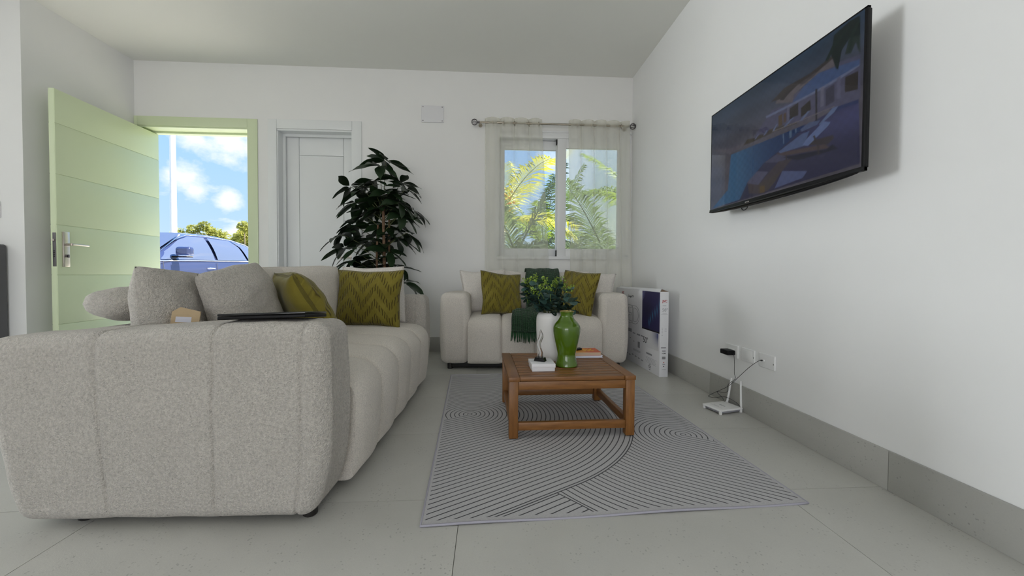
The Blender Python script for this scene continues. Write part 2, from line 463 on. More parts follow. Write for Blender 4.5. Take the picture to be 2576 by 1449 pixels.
def text_mesh(txt, size, outline=0., mat='print_black', extr=.0003, bold=0.):
    c = bpy.data.curves.new('lettering', 'FONT'); c.body = txt; c.size = size; c.align_x = 'CENTER'; c.align_y = 'CENTER'
    c.resolution_u = 3
    if outline: c.fill_mode = 'NONE'; c.bevel_depth = outline; c.bevel_resolution = 0
    else: c.extrude = extr; c.offset = bold
    o = bpy.data.objects.new('lettering', c); COL.objects.link(o)
    bpy.context.view_layer.update()
    me = bpy.data.meshes.new_from_object(o.evaluated_get(bpy.context.evaluated_depsgraph_get()))
    bpy.data.objects.remove(o); bpy.data.curves.remove(c)
    me.materials.clear(); me.materials.append(MATS[mat]); me.name = 'lettering'
    return me

# ------------------------------------------------------------------ room shell
XR, XL, YB, HC, BH = 1.556, -3.587, 4.202, 2.972, .155
YB2 = 4.385
YL, XFAR, YREAR = 3.243, -9.2, -5.0
def wall_holes(name, x0, x1, z0, z1, ya, yb, holes, mat):
    xs = sorted({x0, x1, *[h[0] for h in holes], *[h[1] for h in holes]}); zs = sorted({z0, z1, *[h[2] for h in holes], *[h[3] for h in holes]})
    m = MB()
    def solid(i, j):
        if i < 0 or j < 0 or i >= len(xs) - 1 or j >= len(zs) - 1: return None
        cx, cz = (xs[i] + xs[i + 1]) / 2, (zs[j] + zs[j + 1]) / 2
        return not any(h[0] < cx < h[1] and h[2] < cz < h[3] for h in holes)
    for i in range(len(xs) - 1):
        for j in range(len(zs) - 1):
            if not solid(i, j): continue
            a, b, c, d = xs[i], xs[i + 1], zs[j], zs[j + 1]
            for y, fl in ((ya, 0), (yb, 1)):
                m.add([(a, y, c), (b, y, c), (b, y, d), (a, y, d)], [(0, 1, 2, 3)] if not fl else [(3, 2, 1, 0)])
            for (di, dj, q) in ((-1, 0, [(a, ya, c), (a, ya, d), (a, yb, d), (a, yb, c)]), (1, 0, [(b, ya, c), (b, yb, c), (b, yb, d), (b, ya, d)]),
                                (0, -1, [(a, ya, c), (a, yb, c), (b, yb, c), (b, ya, c)]), (0, 1, [(a, ya, d), (b, ya, d), (b, yb, d), (a, yb, d)])):
                if not solid(i + di, j + dj): m.add(q, [(0, 1, 2, 3)])
    bmm = m.mesh(name, mat, 0)
    bm = bmesh.new(); bm.from_mesh(bmm); bmesh.ops.remove_doubles(bm, verts=bm.verts, dist=1e-5); bmesh.ops.recalc_face_normals(bm, faces=bm.faces); bm.to_mesh(bmm); bm.free()
    return struct(link(name, bmm))
DO = (-3.555, -2.474, 0, 2.325)      # front door opening
DI = (-2.197, -1.427, 0, 2.322)      # inner door opening
WO = (.078, 1.522, 1.0, 2.342)       # window opening
wall_holes('wall_back', XL, XR, 0, HC, YB, YB2, [DO, DI, WO], 'wall_paint')
struct(MB().box(((XR + .08), (YB2 + YREAR) / 2, HC / 2), (.16, YB2 - YREAR, HC)).build('wall_right', 'wall_paint', smooth=0))
struct(MB().box(((XL + XFAR) / 2, (YL + YB2) / 2, HC / 2), (XL - XFAR, YB2 - YL, HC)).build('wall_left', 'wall_paint', smooth=0))
struct(MB().box((-5.1, 2.90, HC / 2), (.9, .70, HC)).build('wall_shade_nib', 'wall_paint', smooth=0))  # unseen stub added to keep the added side fill off the far-left wall
wall_holes('wall_rear', XFAR, XR, 0, HC, YREAR - .15, YREAR, [(-3.1, .7, 0.02, 2.45)], 'wall_paint')  # unseen opening, assumed and added to hold the rear fill light
mside = wall_holes('wall_side', YREAR, YL, 0, HC, 0, .15, [(1.2, 2.7, .40, 2.45)], 'wall_paint')  # opening out of view, assumed and added for the side fill light
mside.rotation_euler = (0, 0, R(90)); mside.location = (XFAR, 0, 0)
struct(MB().box(((XFAR + XR) / 2, (YREAR + YB2) / 2, HC + .075), (XR - XFAR + .3, YB2 - YREAR + .3, .15)).build('ceiling', 'ceiling_paint', smooth=0))
# floor: slab of grout with one stone tile object per tile
fl = struct(MB().box(((XFAR + XR) / 2, (YREAR + YB2) / 2, -.054), (XR - XFAR, YB2 - YREAR, .10)).build('floor', 'grout', smooth=0))
TX, TY, GX, GY, JT = 1.219, .597, -.098, 1.432, .0022
tile_mesh = {}
xs_ = [XFAR] + [GX + TX * k for k in range(-8, 3) if XFAR < GX + TX * k < XR] + [XR]
ys_ = [YREAR] + [GY + TY * k for k in range(-12, 6) if YREAR < GY + TY * k < YB] + [YB]
for i in range(len(xs_) - 1):
    for j in range(len(ys_) - 1):
        a, b, c, d = xs_[i], xs_[i + 1], ys_[j], ys_[j + 1]
        if a < XL - .01 and d > YL + .3: continue
        if a < XL and d > YL: d = YL if b <= XL + 1.3 and c < YL else d
        k = (round(b - a, 3), round(d - c, 3))
        if k not in tile_mesh:
            tile_mesh[k] = MB().box((0, 0, 0), (k[0] - JT, k[1] - JT, .012)).mesh('tile', 'floor_stone', 0)
        link('tile', tile_mesh[k], fl, ((a + b) / 2, (c + d) / 2, -.006))
struct(MB().box((-3.7, YB + .09, -.006), (.01, .01, .01)).build('trim_1', 'grout', smooth=0)) if False else None
# skirting: one stone piece per tile length
def skirting(name, pieces, thick, horiz):
    g = grp(name)
    for a, b in pieces:
        mb = MB()
        if horiz: mb.box(((a + b) / 2, YB - thick / 2, BH / 2), (b - a - .002, thick, BH), .002, 1)
        else: mb.box((XR - thick / 2, (a + b) / 2, BH / 2), (thick, b - a - .002, BH), .002, 1)
        mb.build('tile', 'skirting_stone', g)
skirting('baseboard_right', [(YREAR, -3.47), (-3.47, -2.25), (-2.25, -1.033), (-1.033, .184), (.184, 1.403), (1.403, 2.622), (2.622, 3.841), (3.841, YB)], .012, False)
skirting('baseboard_back', [(-2.38, -2.285), (-1.33, -.1), (-.1, 1.121), (1.121, XR - .012)], .012, True)

# ------------------------------------------------------------------ front door: casing, jamb lining, open leaf
g = grp('door_1')
cw = .012
MB().box((-2.434, YB - cw / 2, 1.2075), (.10, cw, 2.415), .003).build('casing', 'green_lacquer', g)
MB().box((-3.571, YB - cw / 2, 1.2075), (.031, cw, 2.415), .003).build('casing', 'green_lacquer', g)
MB().box((-3.020, YB - cw / 2, 2.369), (1.070, cw, .092), .003).build('casing', 'green_lacquer', g)
jm = MB()
jm.box((-2.479, YB + .0925, 1.155), (.012, .185, 2.31)); jm.box((-3.549, YB + .0925, 1.155), (.012, .185, 2.31)); jm.box((-3.0145, YB + .0925, 2.3165), (1.08, .185, .017))
jm.build('jamb', 'green_lacquer', g, 0)
st = MB()
st.box((-2.495, YB + .155, 1.14), (.02, .055, 2.28)); st.box((-3.0145, YB + .155, 2.2985), (1.06, .055, .019))
st.build('door_stop', 'green_lacquer', g, 0)
MB().box((-2.983, YB + .10, .006), (.99, .16, .012)).build('threshold', 'skirting_stone', g, 0)
# leaf: local x from hinge along the leaf, y thickness, z up
LW, LT, LH = 1.045, .045, 2.286
leaf = thing('front_door', 'pale green front door leaf with grooves and lever handle, standing open', 'door', (-3.5135, YB + .165, 0), (0, 0, R(-87.05)))
zg = [.012, .410, .807, 1.209, 1.613, 2.015, LH]
MB().box((LW / 2, 0, LH / 2 + .006), (LW, LT - .008, LH - .012), .001).build('core', 'green_lacquer', leaf)
for k in range(6):
    z0, z1 = zg[k], zg[k + 1]
    for sg in (-1, 1): MB().box((LW / 2, sg * (LT / 2 - .002), (z0 + z1) / 2), (LW - .001, .004, z1 - z0 - .0035), .0012).build('panel', 'green_lacquer', leaf)
YF = LT / 2                      # room side face is +y in leaf space
pl = MB().box((LW - .062, YF + .006, 1.015), (.052, .012, .285), .003).build('handle_plate', 'steel', leaf); pl['label'] = 'long brushed steel handle plate'
hv = MB().tube([(LW - .062, YF + .01, 1.055), (LW - .062, YF + .05, 1.055)], .0095, 10)
hv.tube([(LW - .062, YF + .05, 1.055), (LW - .085, YF + .054, 1.055), (LW - .20, YF + .052, 1.052)], [.0095, .009, .008], 10)
hv.build('lever', 'steel', pl)
MB().tube([(LW - .062, YF + .010, .960), (LW - .062, YF + .022, .960)], .012, 12).box((LW - .062, YF + .024, .960), (.008, .012, .026), .002).build('thumb_turn', 'dark_steel', pl)
lk = MB().box((LW + .001, .004, 1.01), (.004, .024, .27), .001).build('lock_plate', 'dark_steel', leaf)
bl = MB()
for q in (.985, 1.0, 1.015, 1.03): bl.tube([(LW + .002, .004, q - .03), (LW + .0045, .004, q - .03)], .0052, 10)
bl.build('bolt', 'black_gloss', lk)
MB().box((LW + .006, .002, 1.085), (.012, .014, .018), .003).build('latch', 'steel', lk)
ov = MB().box((LW - .062, -YF - .006, 1.015), (.052, .012, .285), .003).build('handle_plate', 'steel', leaf)
MB().tube([(LW - .062, -YF - .01, 1.055), (LW - .062, -YF - .05, 1.055), (LW - .19, -YF - .052, 1.052)], .009, 10).build('lever', 'dark_steel', ov)

# ------------------------------------------------------------------ inner white door
g = grp('door_2')
MB().box((-2.2375, YB - cw / 2, 1.21), (.089, cw, 2.42), .003).build('casing', 'white_lacquer', g)
MB().box((-1.3825, YB - cw / 2, 1.21), (.097, cw, 2.42), .003).build('casing', 'white_lacquer', g)
MB().box((-1.812, YB - cw / 2, 2.372), (.760, cw, .096), .003).build('casing', 'white_lacquer', g)
jm = MB()
jm.box((-2.190, YB + .09, 1.155), (.014, .18, 2.31)); jm.box((-1.434, YB + .09, 1.155), (.014, .18, 2.31)); jm.box((-1.812, YB + .09, 2.3145), (.77, .18, .015))
jm.build('jamb', 'white_lacquer', g, 0)
st = MB()
st.box((-2.170, YB + .105, 1.14), (.026, .02, 2.28)); st.box((-1.454, YB + .105, 1.14), (.026, .02, 2.28)); st.box((-1.812, YB + .105, 2.293), (.742, .02, .028))
st.build('door_stop', 'white_lacquer', g, 0)
yl = YB + .145
def wpanel(x0, x1, z0, z1): MB().box(((x0 + x1) / 2, yl, (z0 + z1) / 2), (x1 - x0 - .004, .04, z1 - z0 - .004), .0025).build('panel', 'white_lacquer', g)
wpanel(-2.181, -2.03, .01, 2.305); wpanel(-1.565, -1.443, .01, 2.305); wpanel(-2.03, -1.565, 2.09, 2.305); wpanel(-2.03, -1.565, .01, 2.09)
MB().box((-1.812, yl + .006, 1.155), (.732, .026, 2.28)).build('core', 'white_lacquer', g, 0)
hp = MB().box((-1.475, yl - .026, 1.0), (.05, .012, .05), .004).build('handle_plate', 'steel', g)
MB().tube([(-1.475, yl - .03, 1.0), (-1.475, yl - .065, 1.0), (-1.595, yl - .068, 1.0)], .0095, 10).build('lever', 'steel', hp)

# ------------------------------------------------------------------ window
g = grp('window_1')
fm = MB(); yf0, yf1 = YB - .018, YB + .13
yc, yd = (yf0 + yf1) / 2, yf1 - yf0
x0, x1, z0, z1 = .06, 1.536, .992, 2.352
fm.box(((x0 + x1) / 2, yc, z1 - .03), (x1 - x0, yd, .06), .004); fm.box(((x0 + x1) / 2, yc, z0 + .0175), (x1 - x0, yd, .035), .004)
fm.box((x0 + .025, yc, (z0 + z1) / 2), (.05, yd, z1 - z0 - .1), .004); fm.box((x1 - .025, yc, (z0 + z1) / 2), (.05, yd, z1 - z0 - .1), .004)
fm.build('window_frame', 'white_alu', g)
MB().box(((x0 + x1) / 2, YB - .012, z1 + .010), (x1 - x0 + .02, .024, .022), .004).build('head_moulding', 'white_alu', g)
def sash(xa, xb, za, zb, wl, wr, ht, hb, y):
    s = MB()
    s.box((xa + wl / 2, y, (za + zb) / 2), (wl, .034, zb - za), .003); s.box((xb - wr / 2, y, (za + zb) / 2), (wr, .034, zb - za), .003)
    s.box(((xa + wl + xb - wr) / 2, y, zb - ht / 2), (xb - xa - wl - wr, .034, ht), .003); s.box(((xa + wl + xb - wr) / 2, y, za + hb / 2), (xb - xa - wl - wr, .034, hb), .003)
    o = s.build('sash', 'white_alu', g)
    MB().box(((xa + xb) / 2, y, (za + zb) / 2), (xb - xa - .04, .005, zb - za - .04)).build('pane', 'window_glass', o, 0)
    return o
sl_ = sash(.105, .80, 1.030, 2.290, .062, .07, .10, .085, YB + .085)
sr_ = sash(.735, 1.490, 1.022, 2.312, .095, .095, .118, .09, YB + .012)
ga = MB().box((.731, YB + .035, 2.275), (.008, .05, .065)).box((.731, YB + .035, 1.062), (.008, .05, .065)); ga.build('gasket', 'black_rubber', sr_, 0)

# ------------------------------------------------------------------ blank cover plate on the back wall
t_ = thing('cover_plate', 'blank square white cover plate screwed high on the wall', 'cover plate', (-.598, YB, 2.518))
MB().box((0, -.006, 0), (.236, .012, .178), .0058, 3).build('plate', 'card_white', t_)
for sx in (-1, 1):
    for sz in (-1, 1): MB().tube([(sx * .1, -.010, sz * .072), (sx * .1, -.0135, sz * .072)], .005, 10).build('screw', 'dark_steel', t_)

# ------------------------------------------------------------------ curtain rod and sheers
YC, ZR = 4.105, 2.412
t_ = thing('curtain_rod', 'slim metal curtain rod with round cage finials above window', 'curtain rod', (.69, YC, ZR))
MB().tube([(-.80, 0, 0), (.79, 0, 0)], .0105, 12).build('pole', 'nickel', t_)
for sg in (-1, 1):
    xe = -.80 if sg < 0 else .79
    fn = MB(); cxx = xe + sg * .045
    for k in range(5):
        a = PI * k / 5
        fn.tube([(cxx + .030 * math.cos(q), .030 * math.sin(q) * math.cos(a), .030 * math.sin(q) * math.sin(a)) for q in [2 * PI * i / 20 for i in range(20)]], .0028, 6, True)
    fn.tube([(xe - sg * .01, 0, 0), (xe + sg * .016, 0, 0)], .013, 12)
    fn.build('finial', 'dark_steel', t_)
    br = MB().tube([(xe - sg * .015, 0, 0), (xe - sg * .015, YB - YC - .006, 0)], .006, 8).tube([(xe - sg * .015, YB - YC - .012, 0), (xe - sg * .015, YB - YC, 0)], .02, 14)
    br.build('bracket', 'nickel', t_)
def curtain(label, xa, xb, ba, bb, folds, phase, gs, seed):
    rnd = random.Random(seed)
    o = thing('sheer_curtain', label, 'curtain', ((xa + xb) / 2, YC, ZR), group='sheer curtains at the window')
    cx = (xa + xb) / 2
    def fn(u, v):
        z = .05 - v * 2.10
        tp = xa + (xb - xa) * u; bt = ba + (bb - ba) * u
        k = min(1, max(0, (v - .02) * 1.2))
        x = tp + (bt - tp) * k
        amp = .026 - .006 * k
        ph = 2 * PI * folds * u + phase
        y = amp * math.sin(ph) + .004 * math.sin(9 * u + 5 * v)
        x += .020 * math.cos(ph) * (1 - .3 * k)
        return (x - cx, y, z)
    MB().grid(fn, 110, 36).build('fabric', 'sheer_voile', o, 180)
    def hem(u, v):
        p = fn(u, .028 * v); return (p[0], p[1] - .0015, p[2])
    MB().grid(hem, 110, 2).build('heading', 'sheer_voile', o, 180)
    for gx_ in gs:
        rg = MB().tube([(gx_ - cx + .006 * math.cos(a), .021 * math.cos(a), -.004 + .023 * math.sin(a)) for a in [2 * PI * i / 20 for i in range(20)]], .0036, 6, True)
        rg.build('grommet', 'nickel', o)
    return o
curtain('left sheer cream curtain panel hanging over the window', -.065, .535, -.055, .64, 4.0, .5, (.04, .155, .265, .415, .52), 3)
curtain('right sheer cream curtain panel hanging next to room corner', .85, 1.475, .88, 1.525, 4.5, 2.2, (.93, 1.08, 1.21, 1.33, 1.40), 5)

# ------------------------------------------------------------------ upholstered sofas with channel seats
def gauss(d, w_): return math.exp(-(d / w_) ** 2)
def sofa(label, cat, loc, rz, L, D, aw, ah, sh, nch, mat, matseat, lean, armseams, rear_drop, sd_, zb):
    root = thing('sofa', label, cat, loc, (0, 0, rz))
    def arm(sg):
        zc = (zb + ah) / 2; hz = ah - zb
        cy = lin_cuts(D / 2, 46) + [q + e for q in list(armseams) + [.075 - D / 2] for e in (-.02, -.012, -.006, -.003, 0, .003, .006, .012, .02)]
        vs, fs = rbox((aw, D, hz), .052, 5, (lin_cuts(aw / 2, 6), cy, lin_cuts(hz / 2, 22)))
        me = MB().add(vs, fs).mesh('arm', mat, 180)
        mnoise.seed_set(sd_)
        def f(co):
            d = .010 * (1 - (2 * co.z / hz) ** 2) * (1 if abs(co.x) > aw * .3 else .3)
            if abs(co.x) > aw * .3 or co.z > hz * .4:
                for q in armseams: d -= .006 * gauss(co.y - q, .0055) * (1 if co.z > -hz / 2 + .05 else .3)
            # piping line near the front edge
            d -= .006 * gauss(co.y + D / 2 - .075, .006) if abs(co.x) > aw * .3 else 0
            d += .004 * mnoise.noise(co * 9)
            return d
        displace(me, f)
        for v in me.vertices:
            c = v.co; tz = (c.z + hz / 2) / hz; ty = (c.y + D / 2) / D
            k = max(0, (ty - .45) / .55); k = k * k * (3 - 2 * k)
            c.y += lean * k * tz
            c.z -= rear_drop * max(0, (ty - .2) / .8) ** 1.3 * tz
            fr = max(0, (.25 - ty) / .25); lo = max(0, (.40 - tz) / .40)
            c.y += .045 * fr * lo * lo        # rounded under the front edge
        me.update()
        return link('arm', me, root, (sg * (L / 2 - aw / 2), D / 2, zc))
    arm(-1); arm(1)
    SL = L - 2 * aw + .004; SD = D - .16
    hz = sh - .05; cw_ = SL / nch
    seams = [-SL / 2 + cw_ * k for k in range(1, nch)]
    cx = lin_cuts(SL / 2, nch * 10) + [q + e for q in seams for e in (-.022, -.013, -.006, 0, .006, .013, .022)]
    # closed outline of the seat in depth and height, swept along the length with one puffed channel per seam pitch
    def arcp(cy_, cz_, r, a0, a1, n): return [(cy_ + r * math.cos(R(a0 + (a1 - a0) * k / n)), cz_ + r * math.sin(R(a0 + (a1 - a0) * k / n))) for k in range(n + 1)]
    zlo = zb + .012
    pro = arcp(.045, zlo + .045, .045, 270, 180, 5) + [(-.006, zlo + .10), (-.014, zlo + .16), (-.014, zlo + .22)] + arcp(.105, sh - .125, .122, 176, 92, 9) + [(.105 + (SD - .16) * k / 8, sh + .012 * math.sin(PI * k / 8)) for k in range(1, 9)] + arcp(SD - .05, sh - .05, .05, 90, 0, 3) + [(SD, sh * .5), (SD, zlo)] + [(SD - (SD - .045) * k / 6, zlo) for k in range(1, 6)]
    NPF = len(pro); nrm = []
    for k in range(NPF):
        a, b = pro[k - 1], pro[(k + 1) % NPF]; dx, dz = b[0] - a[0], b[1] - a[1]; l_ = math.hypot(dx, dz); nrm.append((-dz / l_, dx / l_))
    xs2 = sorted({round(v, 5) for v in [-SL / 2, SL / 2] + cx})
    mb = MB()
    for x in xs2:
        k = (x + SL / 2) / cw_; fr = k - math.floor(k)
        puff = .026 * max(0, 1 - (2 * fr - 1) ** 2) ** .5 - .018 if 1e-4 < fr < .9999 else -.018
        for q in seams: puff -= .012 * gauss(x - q, .010)
        for (y, z), (ny, nz_) in zip(pro, nrm):
            top = 1 if z > zlo + .02 else .15
            nn = .005 * mnoise.noise(Vector((x * 5, y * 5, z * 5 + sd_)))
            mb.v.append((x, y + ny * (puff * top + nn), z + nz_ * (puff * top + nn)))
    mb.f = [(i_ * NPF + k, i_ * NPF + (k + 1) % NPF, (i_ + 1) * NPF + (k + 1) % NPF, (i_ + 1) * NPF + k) for i_ in range(len(xs2) - 1) for k in range(NPF)]
    mb.f += [tuple(range(NPF)), tuple((len(xs2) - 1) * NPF + k for k in range(NPF))]
    mb.build('seat', matseat, root, 60, loc=(0, -.02, 0))
    bz = ah - .06
    vs, fs = rbox((SL + .02, .18, bz - .06), .06, 5, (lin_cuts(SL / 2, 16), lin_cuts(.1, 4), lin_cuts(bz / 2, 10)))
    me = MB().add(vs, fs).mesh('backrest', mat, 180)
    for v in me.vertices: v.co.y += lean * (v.co.z / bz + .5)
    link('backrest', me, root, (0, D - .075, .06 + (bz - .06) / 2))
    MB().box((0, D / 2, .05), (L - .16, D - .14, .076), .01).build('base', 'black_rubber', root)  # dark box added to deepen the shade in the gap underneath
    for sx in (-1, 1):
        for yy in (.085, D - .16):
            MB().lathe([(.020, 0), (.024, .004), (.026, .075)], 16).build('leg', 'dark_wood', root, loc=(sx * (L / 2 - .075), yy, 0))
    return root
big = sofa('large cream boucle sofa seen from its near arm, with piled pillows', 'sofa', (-.505, 2.255, 0), R(88.6), 1.93, .985, .225, .668, .462, 5, 'boucle', 'boucle_fine', .105, (-.14, .19), .052, 1, .022)
love = sofa('small cream two-seat sofa below the window', 'sofa', (.40, 3.335, 0), R(-1.8), 1.63, .70, .238, .668, .462, 4, 'boucle_fine', 'boucle_fine', .02, (), .01, 2, .046)

# ------------------------------------------------------------------ pillows
def pillow_mesh(w_, h_, t_, mat, seed, pinch=.07, n=30, sag=0., crease=.006, pleat=False, roundc=0.):
    vs = []; fs = []; uv = []; key = {}
    for side in (-1, 1):
        for j in range(n + 1):
            for i in range(n + 1):
                u = -math.cos(PI * i / n) * .35 + (2 * i / n - 1) * .65; v = -math.cos(PI * j / n) * .35 + (2 * j / n - 1) * .65
                rim = i in (0, n) or j in (0, n)
                if rim and side == 1: key[(side, i, j)] = key[(-1, i, j)]; continue
                x = w_ / 2 * u * (1 - pinch * (1 - v * v)); z = h_ / 2 * v * (1 - pinch * (1 - u * u))
                if roundc: x *= math.sqrt(1 - roundc * v * v / 2); z *= math.sqrt(1 - roundc * u * u / 2)
                T = t_ / 2 * (max(0, 1 - u * u) * max(0, 1 - v * v)) ** .37
                T *= 1 - sag * v
                q = Vector((x * 7 + seed * 3.1, z * 7, side * 2.0 + seed))
                nn = mnoise.noise(q) * crease * 2 + mnoise.noise(q * 2.6) * crease
                if not rim: T += nn * min(1, T / (t_ * .15))
                z2 = z - sag * .05 * (1 - v) * (u * u)
                z2 += .012 * mnoise.noise(Vector((u * 1.3 + seed * 5, v * 1.3, 0)))
                x2 = x + .012 * mnoise.noise(Vector((u * 1.3, v * 1.3 + seed * 7, 4)))
                key[(side, i, j)] = len(vs); vs.append((x2, side * T, z2 + h_ / 2)); uv.append((u / 2 + .5 + (9 if side == 1 else 0), v / 2 + .5))
        for j in range(n):
            for i in range(n):
                q = [key[(side, a, b)] for a, b in ((i, j), (i + 1, j), (i + 1, j + 1), (i, j + 1))]
                fs.append(q if side == -1 else q[::-1])
    mb = MB(); mb.v = vs; mb.f = [tuple(q) for q in fs]; mb.uv = uv
    return mb.mesh('cover', mat, 180)
def pillow(label, cat, w_, h_, t_, mat, loc, yaw, tilt, roll=0., seed=1, group=None, zip_=True, **kw):
    """yaw 0 faces the camera (-y); tilt leans the top back; roll turns it in its own plane"""
    o = thing('pillow', label, cat, loc, (0, 0, 0), group)
    o.rotation_euler = (Matrix.Rotation(yaw, 3, 'Z') @ Matrix.Rotation(-tilt, 3, 'X') @ Matrix.Rotation(roll, 3, 'Y')).to_euler()
    link('cover', pillow_mesh(w_, h_, t_, mat, seed, **kw), o)
    rim = []
    pin = kw.get('pinch', .07)
    for k in range(48):
        a = k / 48 * 4; e = int(a); f_ = (a - e) * 2 - 1
        u, v = ((f_, -1), (1, f_), (-f_, 1), (-1, -f_))[e]
        x = w_ / 2 * u * (1 - pin * (1 - v * v)); z = h_ / 2 * v * (1 - pin * (1 - u * u))
        if kw.get('roundc'): x *= math.sqrt(1 - kw['roundc'] * v * v / 2); z *= math.sqrt(1 - kw['roundc'] * u * u / 2)
        z += .012 * mnoise.noise(Vector((u * 1.3 + seed * 5, v * 1.3, 0))) - kw.get('sag', 0.) * .05 * (1 - v) * (u * u)
        x += .012 * mnoise.noise(Vector((u * 1.3, v * 1.3 + seed * 7, 4)))
        rim.append((x, 0, z + h_ / 2))
    if mat != 'boucle': MB().tube(rim, .0030, 6, True).build('seam', mat, o, 180)
    return o
GB, GL_ = 'cream pillows on the large sofa', 'cream pillows on the small sofa'
ZS = .462
pillow('cream boucle pillow slumped at the door end of the large sofa', 'pillow', .41, .40, .19, 'boucle', (-1.335, 1.785, ZS - .01), R(88), R(8), R(5), 1, GB, pinch=.02, sag=.10, roundc=.22)
pillow('cream boucle pillow with raised corner behind the black laptop', 'pillow', .40, .40, .20, 'boucle', (-1.13, 2.00, ZS + .025), R(84), R(15), R(-11), 2, GB, pinch=.02, roundc=.22)
pillow('cream back pillow mostly hidden between laptop and olive pillows', 'pillow', .44, .42, .18, 'boucle_fine', (-1.24, 2.34, ZS), R(86), R(14), 0, 3, GB, pinch=.02, roundc=.3)
pillow('broad cream back pillow behind the tilted olive pillow', 'pillow', .54, .43, .20, 'boucle_fine', (-1.15, 2.70, ZS), R(64), R(12), R(-2), 4, GB, pinch=.02, roundc=.25)
pillow('cream pillow behind the upright olive pillow at far arm', 'pillow', .44, .42, .16, 'pillow_cream', (-.84, 2.92, ZS), R(6), R(8), R(-2), 5, GB, pinch=.04)
pillow('flat cream pillow lying on top of the large sofa backrest', 'pillow', .50, .27, .16, 'boucle', (-1.43, 1.90, .69), R(80), R(88), R(0), 6, GB, pinch=.0, roundc=.75)
pillow('tilted olive velvet pillow seen edge on beside the laptop', 'pillow', .44, .43, .20, 'pleated_velvet', (-.945, 2.33, ZS), R(128), R(31), R(0), 7, 'olive pillows', pinch=.05)
pillow('upright olive chevron velvet pillow against far arm of large sofa', 'pillow', .46, .41, .14, 'pleated_velvet', (-.845, 2.745, ZS - .005), R(-3), R(12), R(1), 8, 'olive pillows', pinch=.09)
pillow('cream pillow in the left corner of the small sofa', 'pillow', .44, .42, .17, 'pillow_cream', (-.03, 3.72, ZS), R(6), R(12), R(-3), 9, GL_, pinch=.08)
pillow('cream pillow left of the green throw on the small sofa', 'pillow', .46, .41, .17, 'pillow_cream', (.33, 3.80, ZS), R(0), R(12), R(2), 10, GL_, pinch=.05)
pillow('cream pillow right of the green throw behind the olive pillow', 'pillow', .46, .41, .17, 'pillow_cream', (.77, 3.80, ZS), R(-3), R(12), R(0), 11, GL_, pinch=.05)
pillow('cream pillow in the right corner of the small sofa', 'pillow', .40, .40, .17, 'pillow_cream', (.97, 3.66, ZS), R(-22), R(12), R(4), 12, GL_, pinch=.08)
pillow('olive chevron velvet pillow at left on the small sofa', 'pillow', .40, .40, .14, 'pleated_velvet', (.125, 3.53, ZS), R(22), R(17), R(5), 13, 'olive pillows', pinch=.07)
pillow('olive velvet pillow behind the leafy bouquet on small sofa', 'pillow', .40, .41, .13, 'pleated_velvet', (.77, 3.53, ZS), R(-48), R(15), R(4), 14, 'olive pillows', pinch=.07)

# ------------------------------------------------------------------ green throw on the small sofa
def smooth_path(ctrl, n):
    out = []
    m_ = len(ctrl) - 1
    for k in range(n + 1):
        t0 = k / n * m_; i = min(int(t0), m_ - 1); f_ = t0 - i
        P = [np.array(ctrl[max(0, min(m_, j))], float) for j in (i - 1, i, i + 1, i + 2)]
        out.append(.5 * ((2 * P[1]) + (-P[0] + P[2]) * f_ + (2 * P[0] - 5 * P[1] + 4 * P[2] - P[3]) * f_ ** 2 + (-P[0] + 3 * P[1] - 3 * P[2] + P[3]) * f_ ** 3))
    return out
th = thing('throw_blanket', 'dark green knitted throw with fringe draped over the small sofa', 'blanket', (.42, 3.5, ZS))
# control rows: x left, x right, y, z (world)
rows = [(.36, .68, 4.00, .60), (.36, .68, 3.975, .80), (.36, .68, 3.90, .872), (.36, .68, 3.77, .868), (.345, .675, 3.70, .80), (.34, .67, 3.65, .68), (.345, .67, 3.61, .555), (.33, .66, 3.55, .512), (.27, .64, 3.46, .515), (.215, .61, 3.36, .510), (.195, .59, 3.29, .475), (.19, .585, 3.262, .41), (.19, .585, 3.258, .335)]
path = smooth_path(rows, 72)
mb = MB(); NU = 26
def tp(u, k, off=0.):
    xl, xr, y, z = path[k]
    tt = k / 72
    wav = .010 * math.sin(u * 11 + tt * 7) + .006 * math.sin(u * 23 - tt * 9)
    zz = z + (wav if .5 < tt < .8 else .3 * wav) - (.02 * (u - .5) ** 2 if tt > .6 else 0)
    yy = y + (-abs(wav) if tt < .5 or tt > .8 else 0) - off
    sl = .02 * (1 - u) if tt > .75 else 0
    return (xl + (xr - xl) * u - .42, yy - 3.5 , zz + off - ZS + sl)
for k in range(73):
    for i in range(NU + 1):
        mb.v.append(tp(i / NU, k)); mb.uv.append((i / NU * .36, k / 72 * 1.25))
mb.f = [(k * (NU + 1) + i, k * (NU + 1) + i + 1, (k + 1) * (NU + 1) + i + 1, (k + 1) * (NU + 1) + i) for k in range(72) for i in range(NU)]
ob = mb.build('knit_cloth', 'green_knit', th, 180)
sm = ob.modifiers.new('thickness', 'SOLIDIFY'); sm.thickness = .012; sm.offset = 1
fr = MB(); rnd = random.Random(4)
for k in range(46):
    u = (k + .5) / 46; p = Vector(tp(u, 72)); ln_ = .075 + .02 * rnd.random()
    dx, dy = rnd.uniform(-.012, .012), rnd.uniform(-.01, .004)
    fr.tube([p, p + Vector((dx * .4, -.008 + dy, -ln_ * .5)), p + Vector((dx, -.004 + dy, -ln_))], [.0048, .0042, .002], 5)
tag(fr.build('fringe', 'green_yarn', th, 180), kind='stuff')

